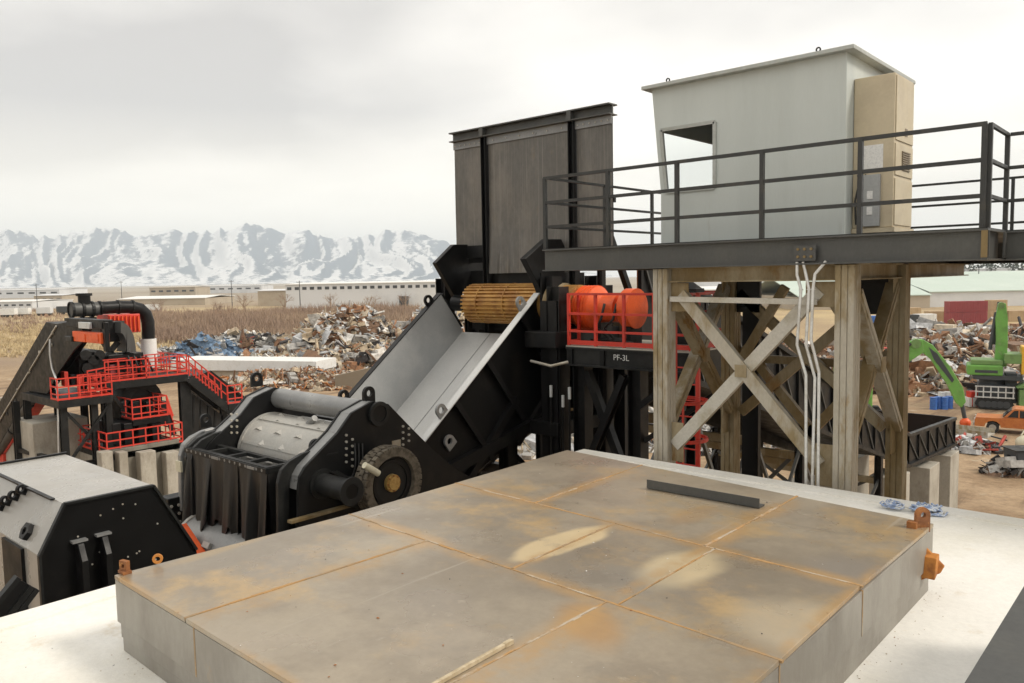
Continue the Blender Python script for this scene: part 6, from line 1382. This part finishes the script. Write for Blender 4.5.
# green material handler, right
eD = 72
ex = yard('material_handler', 'green tracked material handler with a raised boom and yellow cab at the right edge', 'excavator', 990, eD, -R(28))
L_ = lambda px, py, D=eD: loc_of(ex, px, py, D)
for s in (0, 3.2):
    y0 = s-1.6; a = L_(974, 410).x; b = L_(1012, 410).x
    m = MB(); pts = [(a+.4, .05), (b-.4, .05), (b, .5), (b-.3, 1.05), (a+.3, 1.05), (a, .5)]; m.prism([(x, y0-.35, z) for x, z in pts], (0, .7, 0)); m.build('track', 'tyre', ex, bevel=.05)
    for i in range(5): MB().cyl((a+.6+i*(b-a-1.2)/4, y0-.4, .5), (a+.6+i*(b-a-1.2)/4, y0+.4, .5), .3, 12).build('track_roller', 'far_dark', ex)
zf = L_(990, 384).z
for s in range(6): m = MB(); x0 = a+.1+s*(b-a-.2)/5; m.box((x0-.05, -2.05, 1.06), (x0+.05, -1.98, zf)); m.build('frame_post', 'white_pipe', ex)
for z in (1.15, (1.1+zf)/2, zf-.05): MB().box((a, -2.12, z-.05), (b, -2.055, z+.05)).build('frame_rail', 'white_pipe', ex)
box((a+.3, -1.5, 1.07), (b-.3, 1.5, zf)).build('carbody', 'far_dark', ex, bevel=.05); MB().cyl((L_(992, 380).x, 0, zf+.001), (L_(992, 380).x, 0, zf+.7), 1.0, 20).build('slew_ring', 'far_dark', ex)
u0, u1 = L_(967, 375), L_(1002, 364)
m = MB(); m.box((u0.x, -1.5, u0.z), (u1.x, 1.5, u1.z)); m.build('counterweight', 'green', ex, bevel=.12); box((u0.x+.3, -1.3, u1.z+.001), (u1.x, 1.3, u1.z+.45)).build('engine_cover', 'green_dull', ex, bevel=.08)
box((u0.x+.5, -1.52, u0.z-.35), (u1.x+1.5, 1.3, u0.z-.01)).build('upper_frame', 'far_dark', ex)
box((u0.x+.6, -1.535, u0.z+.25), (u1.x-.4, -1.51, u0.z+.5)).build('body_stripe', 'far_dark', ex)
for px, py in ((999, 330), (1003, 330)): pass
bm = [L_(*p) for p in ((1006, 366), (994, 366), (996, 340), (995, 318), (998, 303), (1005, 303), (1007, 318), (1007, 342))]
MB().prism([Vector((p.x, -.5, p.z)) for p in bm], (0, .9, 0)).build('boom', 'green', ex, bevel=.04)
p, q = L_(990, 350), L_(996, 312); MB().cyl((p.x, -.1, p.z), (q.x, -.1, q.z), .16, 10).build('boom_cylinder', 'far_dark', ex); p, q = L_(1000, 302), L_(995, 345); MB().bar((p.x, .5, p.z), (q.x, .5, q.z), .3, .4).build('stick', 'far_dark', ex)
p = L_(1002, 305); MB().cyl((p.x-.1, -.6, p.z), (p.x-.1, .5, p.z), .28, 12).build('boom_pin', 'green_dull', ex)
p, q = L_(1003, 362), L_(1022, 352); box((p.x, -1.4, p.z), (q.x, 1.2, q.z)).build('cab_arm', 'green_dull', ex, bevel=.05)
p, q = L_(1019, 372), L_(1040, 344); cbn = box((p.x, -1.5, p.z), (q.x, .6, q.z)).build('cab', 'yellow', ex, bevel=.08); box((p.x+.35, -1.53, p.z+.9), (q.x-.2, -1.505, q.z-.25)).build('cab_window', 'dark_glass', cbn)
p, q = L_(1016, 415), L_(1040, 385); box((p.x, -2.4, p.z), (q.x, .5, q.z)).build('fuel_tank', 'green_dull', ex, bevel=.06)
p, q = L_(1014, 384), L_(1040, 378); MB().prism([(p.x, -2.5, p.z), (q.x, -2.5, p.z), (q.x, -2.5, q.z+.4), (p.x+.9, -2.5, q.z)], (0, 2.6, 0)).build('fender', 'green_dull', ex)
p, q = L_(1004, 402), L_(1016, 372); box((p.x, -.8, p.z), (q.x, .8, q.z)).build('machinery', 'far_dark', ex, bevel=.05)
# green boom of the second machine, behind the columns
e2D = 66
e2 = yard('material_handler', 'green material handler with its boom bent over the yard, body behind the galvanized columns', 'excavator', 862, e2D, -R(22))
L2 = lambda px, py, D=e2D: loc_of(e2, px, py, D)
def boomseg(poly, name, y=-.4, th=.8, mat='green'): MB().prism([Vector((p.x, y, p.z)) for p in (L2(*q) for q in poly)], (0, th, 0)).build(name, mat, e2, bevel=.05)
boomseg(((846, 392), (862, 388), (884, 376), (905, 362), (922, 350), (920, 337.5), (908, 340), (900, 352), (880, 362), (858, 376), (846, 380)), 'boom')
boomseg(((908, 340), (921, 338), (930, 343), (946, 363), (958, 383), (961, 397), (957, 403), (952, 399), (944, 382), (928, 357), (917, 348)), 'stick', -.3, .6)
boomseg(((926, 345), (934, 351), (950, 376), (948, 379), (931, 357)), 'stick_plate', -.34, .03, 'far_dark')
p = L2(914, 342); MB().cyl((p.x, -.5, p.z), (p.x, .5, p.z), .38, 14).build('boom_pin', 'green_dull', e2)
for dx in (-.12, .16): p, q = L2(890, 362), L2(909, 348); MB().cyl((p.x, dx*4, p.z+.55), (q.x, dx*4, q.z+.5), .13, 8).build('boom_cylinder', 'far_dark', e2)
p, q = L2(958, 401), L2(961, 416); MB().cyl((p.x, 0, p.z), (q.x, 0, q.z), .16, 8).build('grapple_link', 'far_dark', e2)
g0 = L2(961, 418); MB().sphere((g0.x, 0, g0.z), .42, 10).build('grapple_head', 'orange', e2)
for i in range(4):
    a = R(45+90*i); c, s = math.cos(a), math.sin(a); MB().tube([(g0.x+.2*c, .2*s, g0.z-.2), (g0.x+.7*c, .7*s, g0.z-.5), (g0.x+.75*c, .75*s, g0.z-1.0), (g0.x+.35*c, .35*s, g0.z-1.45)], .12, 6).build('grapple_tine', 'tyre', e2)
p, q = L2(844, 410), L2(872, 384); box((p.x, -1.6, p.z), (q.x, 1.6, q.z)).build('counterweight', 'green', e2, bevel=.1); box((p.x+.2, -1.4, 1.2), (q.x-.2, 1.4, p.z-.01)).build('upper_frame', 'far_dark', e2)
for y in (-1.6, 1.6): MB().prism([(p.x-.8, y-.35, .4), (p.x-.3, y-.35, .02), (q.x+.6, y-.35, .02), (q.x+1.1, y-.35, .4), (q.x+.6, y-.35, 1.1), (p.x-.3, y-.35, 1.1)], (0, .7, 0)).build('track', 'tyre', e2, bevel=.05)
p, q = L2(833, 392), L2(845, 366); cb2 = box((p.x, -1.5, p.z), (q.x, .4, q.z)).build('cab', 'green_dull', e2, bevel=.06); box((p.x+.2, -1.53, p.z+.8), (q.x-.2, -1.505, q.z-.2)).build('cab_window', 'dark_glass', cb2)
# orange pickup truck
pk = yard('pickup_truck', 'orange pickup truck parked by the scrap yard at the right edge', 'pickup truck', 1024, 60, R(180-33)); pk.scale = (1.13, 1.13, 1.13)
def sidep(poly, y0, th, name, mat, root=pk, bev=.04): return MB().prism([(x, y0, z) for x, z in poly], (0, th, 0)).build(name, mat, root, bevel=bev)
W2 = .92
def arch(cx): return [(cx-.47, .42), (cx-.42, .62), (cx-.25, .78), (cx, .84), (cx+.25, .78), (cx+.42, .62), (cx+.47, .42)]
low = [(-2.55, .45)]+arch(-1.65)+arch(1.55)+[(2.6, .42), (2.62, .78), (2.55, 1.02), (1.05, 1.06), (.95, 1.08), (-.75, 1.08), (-.75, 1.1), (-2.55, 1.1)]
bd = sidep(low, -W2, 2*W2, 'body', 'car_orange'); 
sidep([(-.74, 1.081), (-.68, 1.58), (-.56, 1.72), (.3, 1.74), (.44, 1.66), (.95, 1.09)], -W2+.08, 2*W2-.16, 'cab', 'car_orange', bd)
for y in (-W2+.074, W2-.079):
    sidep([(-.58, 1.14), (-.5, 1.6), (.02, 1.63), (.02, 1.14)], y, .005, 'window', 'dark_glass', bd, 0); sidep([(.1, 1.14), (.1, 1.63), (.34, 1.6), (.72, 1.14)], y, .005, 'window', 'dark_glass', bd, 0)
MB().prism([(.47, -W2+.16, 1.63), (.95, -W2+.16, 1.13), (.95, W2-.16, 1.13), (.47, W2-.16, 1.63)], (.03, 0, .02)).build('windscreen', 'dark_glass', pk)
box((-2.45, -W2+.1, 1.101), (-.85, W2-.1, 1.12)).build('bed', 'far_dark', pk); box((-2.5, -W2+.02, 1.101), (-.8, -W2+.09, 1.19)).build('bed_rail', 'car_orange', pk); box((-2.5, W2-.09, 1.101), (-.8, W2-.02, 1.19)).build('bed_rail', 'car_orange', pk)
for cx in (-1.65, 1.55):
    for y in (-W2-.0, W2-.2):
        w_ = cyl((cx, y, .38), (cx, y+.2, .38), .38, n=20).build('wheel', 'tyre', pk); MB().cyl((cx, y-.012 if y < 0 else y+.19, .38), (cx, y+.01 if y < 0 else y+.212, .38), .22, 16).build('rim', 'chrome', w_)
box((2.56, -W2+.05, .42), (2.7, W2-.05, .62)).build('bumper', 'chrome', pk); box((-2.68, -W2+.05, .45), (-2.551, W2-.05, .62)).build('bumper', 'chrome', pk)
MB().box((-.9, -W2-.12, 1.12), (-.75, -W2-.0, 1.3)) ; box((.62, -W2-.14, 1.14), (.78, -W2-.001, 1.3)).build('mirror', 'far_dark', pk)
for y in (-W2+.1, W2-.35): box((2.58, y, .76), (2.64, y+.25, .94)).build('headlight', 'paper', pk); 
for y in (-W2+.02, W2-.2): box((-2.57, y, .7), (-2.551, y+.18, 1.0)).build('tail_light', 'red', pk)
box((-1.0, -W2-.004, .74), (.9, -W2-.001, .79)).build('trim_strip', 'chrome', pk)
# blue and white drums, small red tank, trailer
def drum(px, D, mat, lab, h=.95, r=.32):
    x, y = at(px, D); t = thing('oil_drum', lab, 'drum', (x, y, 0), 'drums by the scrap heap'); MB().cyl((x, y, 0), (x, y, h), r, 16).build('barrel', mat, t)
    for z in (.02, h*.33, h*.66, h-.02): MB().ring((x, y, z), (0, 0, 1), r+.025, r-.02, .04, 16).build('hoop', mat, t)
for i, (px, D) in enumerate(((936, 71), (941, 71.3), (947, 71), (952, 71.4))): drum(px, D, 'blue', ['leftmost blue drum by the scrap heap', 'second blue drum from the left', 'third blue drum from the left', 'rightmost blue drum by the scrap heap'][i], 1.1, .3)
for i, (px, D) in enumerate(((944, 72.4), (950, 72.5))): drum(px, D, 'white_paint', ['left white drum behind the blue drums', 'right white drum behind the blue drums'][i], 1.35, .3)
pt = yard('propane_cage', 'red and white gas cage right of the blue drums', 'gas cage', 977, 72)
box((-.7, -.4, .05), (.7, .4, .9)).build('cage_body', 'white_paint', pt, bevel=.03); box((-.55, -.42, .9), (.7, .38, 1.45)).build('cage_top', 'red', pt, bevel=.03)
for x in (-.4, 0, .4): MB().box((x-.03, -.44, .08), (x+.03, -.405, .88)).build('bar', 'red', pt)
tr = yard('scrap_trailer', 'small grey flatbed trailer with scrap under the green boom tip', 'trailer', 968, 56.5, R(-45))
box((-1.7, -.9, .75), (1.7, .9, .88)).build('bed', 'galv_light', tr); 
for x in (-.5, .5):
    for y in (-1.0, .85): MB().cyl((x, y, .38), (x, y+.18, .38), .38, 16).build('wheel', 'tyre', tr)
for y in (-.9, .86): MB().box((-1.7, y, .881), (1.7, y+.04, 1.2)).build('side_board', 'galv', tr)
MB().bar((1.7, 0, .78), (2.7, 0, .6), .1, .1).build('drawbar', 'far_dark', tr)
x, y = at(1014, 50); mc = yard('yard_bin', 'dark open bin at the right edge below the pickup truck', 'bin', 1036, 48.0)
MB().prism([(-1.1, -.7, 0), (.9, -.7, 0), (1.2, -.7, 1.5), (-1.3, -.7, 1.5)], (0, 1.4, 0)).build('body', 'far_dark', mc, bevel=.05); box((-1.4, -.8, 1.501), (1.3, .8, 1.56)).build('rim', 'charcoal', mc)
yt = yard('lifting_sling', 'pale yellow webbing bag at the right edge beside the pickup', 'bag', 1030, 54.0)
MB().sphere((0, 0, .55), .6, 12, (1.1, .8, .9)).build('bag', 'pale_yellow', yt); MB().tube([(-.3, 0, 1.05), (-.1, 0, 1.35), (.2, 0, 1.35), (.35, 0, 1.0)], .06, 6).build('handle', 'pale_yellow', yt)
# red items in the scrap between the columns
for i, (px, py, D) in enumerate(((857, 347, 92), (880, 352, 90))):
    q = W(px, py, D=D); t = yard('red_car_shell', ['crushed red car shell left of the right cross brace', 'crushed red car shell right of the right cross brace'][i], 'car shell', px, D, R(20*i), None, max(0, q.z-.8))
    MB().prism([(-1.7, -.8, 0), (1.8, -.8, .1), (1.7, -.8, .7), (.8, -.8, .85), (.5, -.8, 1.3), (-.8, -.8, 1.35), (-1.2, -.8, .9), (-1.8, -.8, .75)], (0, 1.6, 0)).build('shell', 'red', t, bevel=.06); MB().prism([(-.75, -.82, .9), (.45, -.82, .88), (.3, -.82, 1.22), (-.7, -.82, 1.25)], (0, .015, 0)).build('window_opening', 'far_dark', t)

# ================================================================ MOUNTAINS
def mountain_mat():
    m = bpy.data.materials.new('mountain'); m.use_nodes = True; t = m.node_tree; N = t.nodes; L = t.links; b = N['Principled BSDF']; b.inputs['Roughness'].default_value = .9; b.inputs['Specular IOR Level'].default_value = .1
    g = N.new('ShaderNodeNewGeometry')
    def nse(s, d, st=(1, 1, 1)):
        mp = N.new('ShaderNodeMapping'); mp.inputs['Scale'].default_value = st; L.new(g.outputs['Position'], mp.inputs[0])
        n = N.new('ShaderNodeTexNoise'); n.inputs['Scale'].default_value = s; n.inputs['Detail'].default_value = d; n.inputs['Roughness'].default_value = .7; L.new(mp.outputs[0], n.inputs['Vector']); return n.outputs[0]
    # snow and rock by slope direction, shadowed sides of the spurs painted blue-dark
    dt = N.new('ShaderNodeVectorMath'); dt.operation = 'DOT_PRODUCT'; dt.inputs[1].default_value = (-.66, -.38, .5); L.new(g.outputs['Normal'], dt.inputs[0])
    a = N.new('ShaderNodeMath'); a.operation = 'MULTIPLY_ADD'; a.inputs[1].default_value = 1.55; L.new(nse(.012, 12), a.inputs[0]); L.new(dt.outputs['Value'], a.inputs[2])
    a2 = N.new('ShaderNodeMath'); a2.operation = 'MULTIPLY_ADD'; a2.inputs[1].default_value = .35; L.new(nse(.0016, 4), a2.inputs[0]); L.new(a.outputs[0], a2.inputs[2])
    r = N.new('ShaderNodeMapRange'); r.interpolation_type = 'SMOOTHSTEP'; r.inputs[1].default_value = 1.20; r.inputs[2].default_value = 1.50; L.new(a2.outputs[0], r.inputs[0])
    x = N.new('ShaderNodeMixRGB'); L.new(r.outputs[0], x.inputs[0]); x.inputs[1].default_value = (.05, .09, .14, 1); x.inputs[2].default_value = (.74, .75, .76, 1); L.new(x.outputs[0], b.inputs['Base Color']); MAT['mountain'] = m
mountain_mat()
RID = [(-400, 240), (-300, 228), (-200, 236), (-100, 232), (-50, 238), (0, 235.5), (15, 231), (40, 238), (80, 233), (105, 229), (140, 236), (175, 228), (200, 235), (230, 228), (262, 225), (285, 232), (310, 231), (332, 239), (365, 237.5), (385, 233), (405, 228), (430, 236), (455, 246), (490, 256), (540, 266), (600, 274), (700, 280)]
def mountains():
    NI, NJ = 420, 80; D0, D1 = 8200, 13200; vs = []
    for j in range(NJ+1):
        t = j/NJ; D = D0+(D1-D0)*t
        for i in range(NI+1):
            px = -400+1100*i/NI
            for (p0, y0), (p1, y1) in zip(RID, RID[1:]):
                if p0 <= px <= p1: yy = y0+(y1-y0)*(px-p0)/(p1-p0); break
            Dr = D0+(D1-D0)*.55
            crest = W(px, yy, D=Dr).z
            q = W(px, 300, D=D); s = (px-512)/F*9.5; f = min(1, t/.55) if t < .55 else max(0, 1-(t-.55)/.45)
            wx = mnoise.noise(Vector((s*.9, t*3, 2.1)))*.35+mnoise.noise(Vector((s*2.6, t*6, 7.7)))*.10
            r1 = 1-min(1, abs(mnoise.noise(Vector(((s+wx*1.8)*1.7, t*1.9, .4))))*2.3)              # main spurs
            r2 = 1-min(1, abs(mnoise.noise(Vector(((s+wx*2.2)*4.6, t*4.2, 3.4))))*2.2)          # ribs and gullies
            r3 = 1-min(1, abs(mnoise.noise(Vector(((s+wx*1.5)*19, t*16, 9.4))))*2.0)
            env = f*(.62+.38*f); cut = (1-f**2.5)
            z = crest*env*(1-cut*(.52*(1-r1)+.28*(1-r2)))+crest*.09*(r3-.5)*f*(1-.5*f)+crest*.10*(r2-.5)*f
            if t > .55: z = crest*f*(.8+.2*r1)
            vs.append((q.x, q.y, max(-5, z)-3*(f == 0)))
    fs = [(j*(NI+1)+i, j*(NI+1)+i+1, (j+1)*(NI+1)+i+1, (j+1)*(NI+1)+i) for j in range(NJ) for i in range(NI)]
    m = MB(); m.add(vs, fs, True); return tag(m.build('mountains', 'mountain', recalc=False), kind='structure')
mountains()
# ---------------------------------------------------------------- haze: closed box of even, pale air
def haze():
    m = bpy.data.materials.new('haze'); m.use_nodes = True; t = m.node_tree; t.nodes.clear(); o = t.nodes.new('ShaderNodeOutputMaterial'); v = t.nodes.new('ShaderNodeVolumePrincipled')
    v.inputs['Color'].default_value = (.84, .92, 1.0, 1); v.inputs['Density'].default_value = HAZE; v.inputs['Anisotropy'].default_value = .2; t.links.new(v.outputs[0], o.inputs['Volume']); MAT['haze'] = m
    h = MB().box((-23000, -23000, -1), (23000, 23000, 1300)).build('haze', 'haze'); tag(h, kind='stuff')
HAZE = 9.5e-5
haze()

# more of the left plant: extra rails, hoses and machines between its decks
trail((TX-1.0, yB+.1), (TX-1.0, ys), 4, HT); 
ya_, yb_ = tp_(56, 400).y, tp_(100, 400).y
trail((TX+.2, ya_+1.0), (TX+.2, yb_), 4, LT)
for i in range(6):
    px = 64+7*i; mbox(px, 372+(i % 3)*3, px+5, 386, 'black' if i % 2 else 'red', 'valve_box', TX-1.0, TX-.5, .02)
for i, px in enumerate((120, 132, 146, 160)):
    mbox(px, 402, px+8, 418-(i % 2)*4, 'black' if i % 2 else 'charcoal', 'machine_block', TX-1.5, TX-.4, .03)
    mbox(px-8, 424, px+2, 444, 'black', 'machine_block', TX-1.4, TX+.9, .03)
for i in range(4):
    p = W(128+6*i, 356, X=TX-.9); q = W(132+7*i, 372, X=TX-.6); MB().tube([p, lerp(p, q, .5)+Vector((.3, 0, -.3)), q], .06, 6).build('hose', 'rubber', tw)
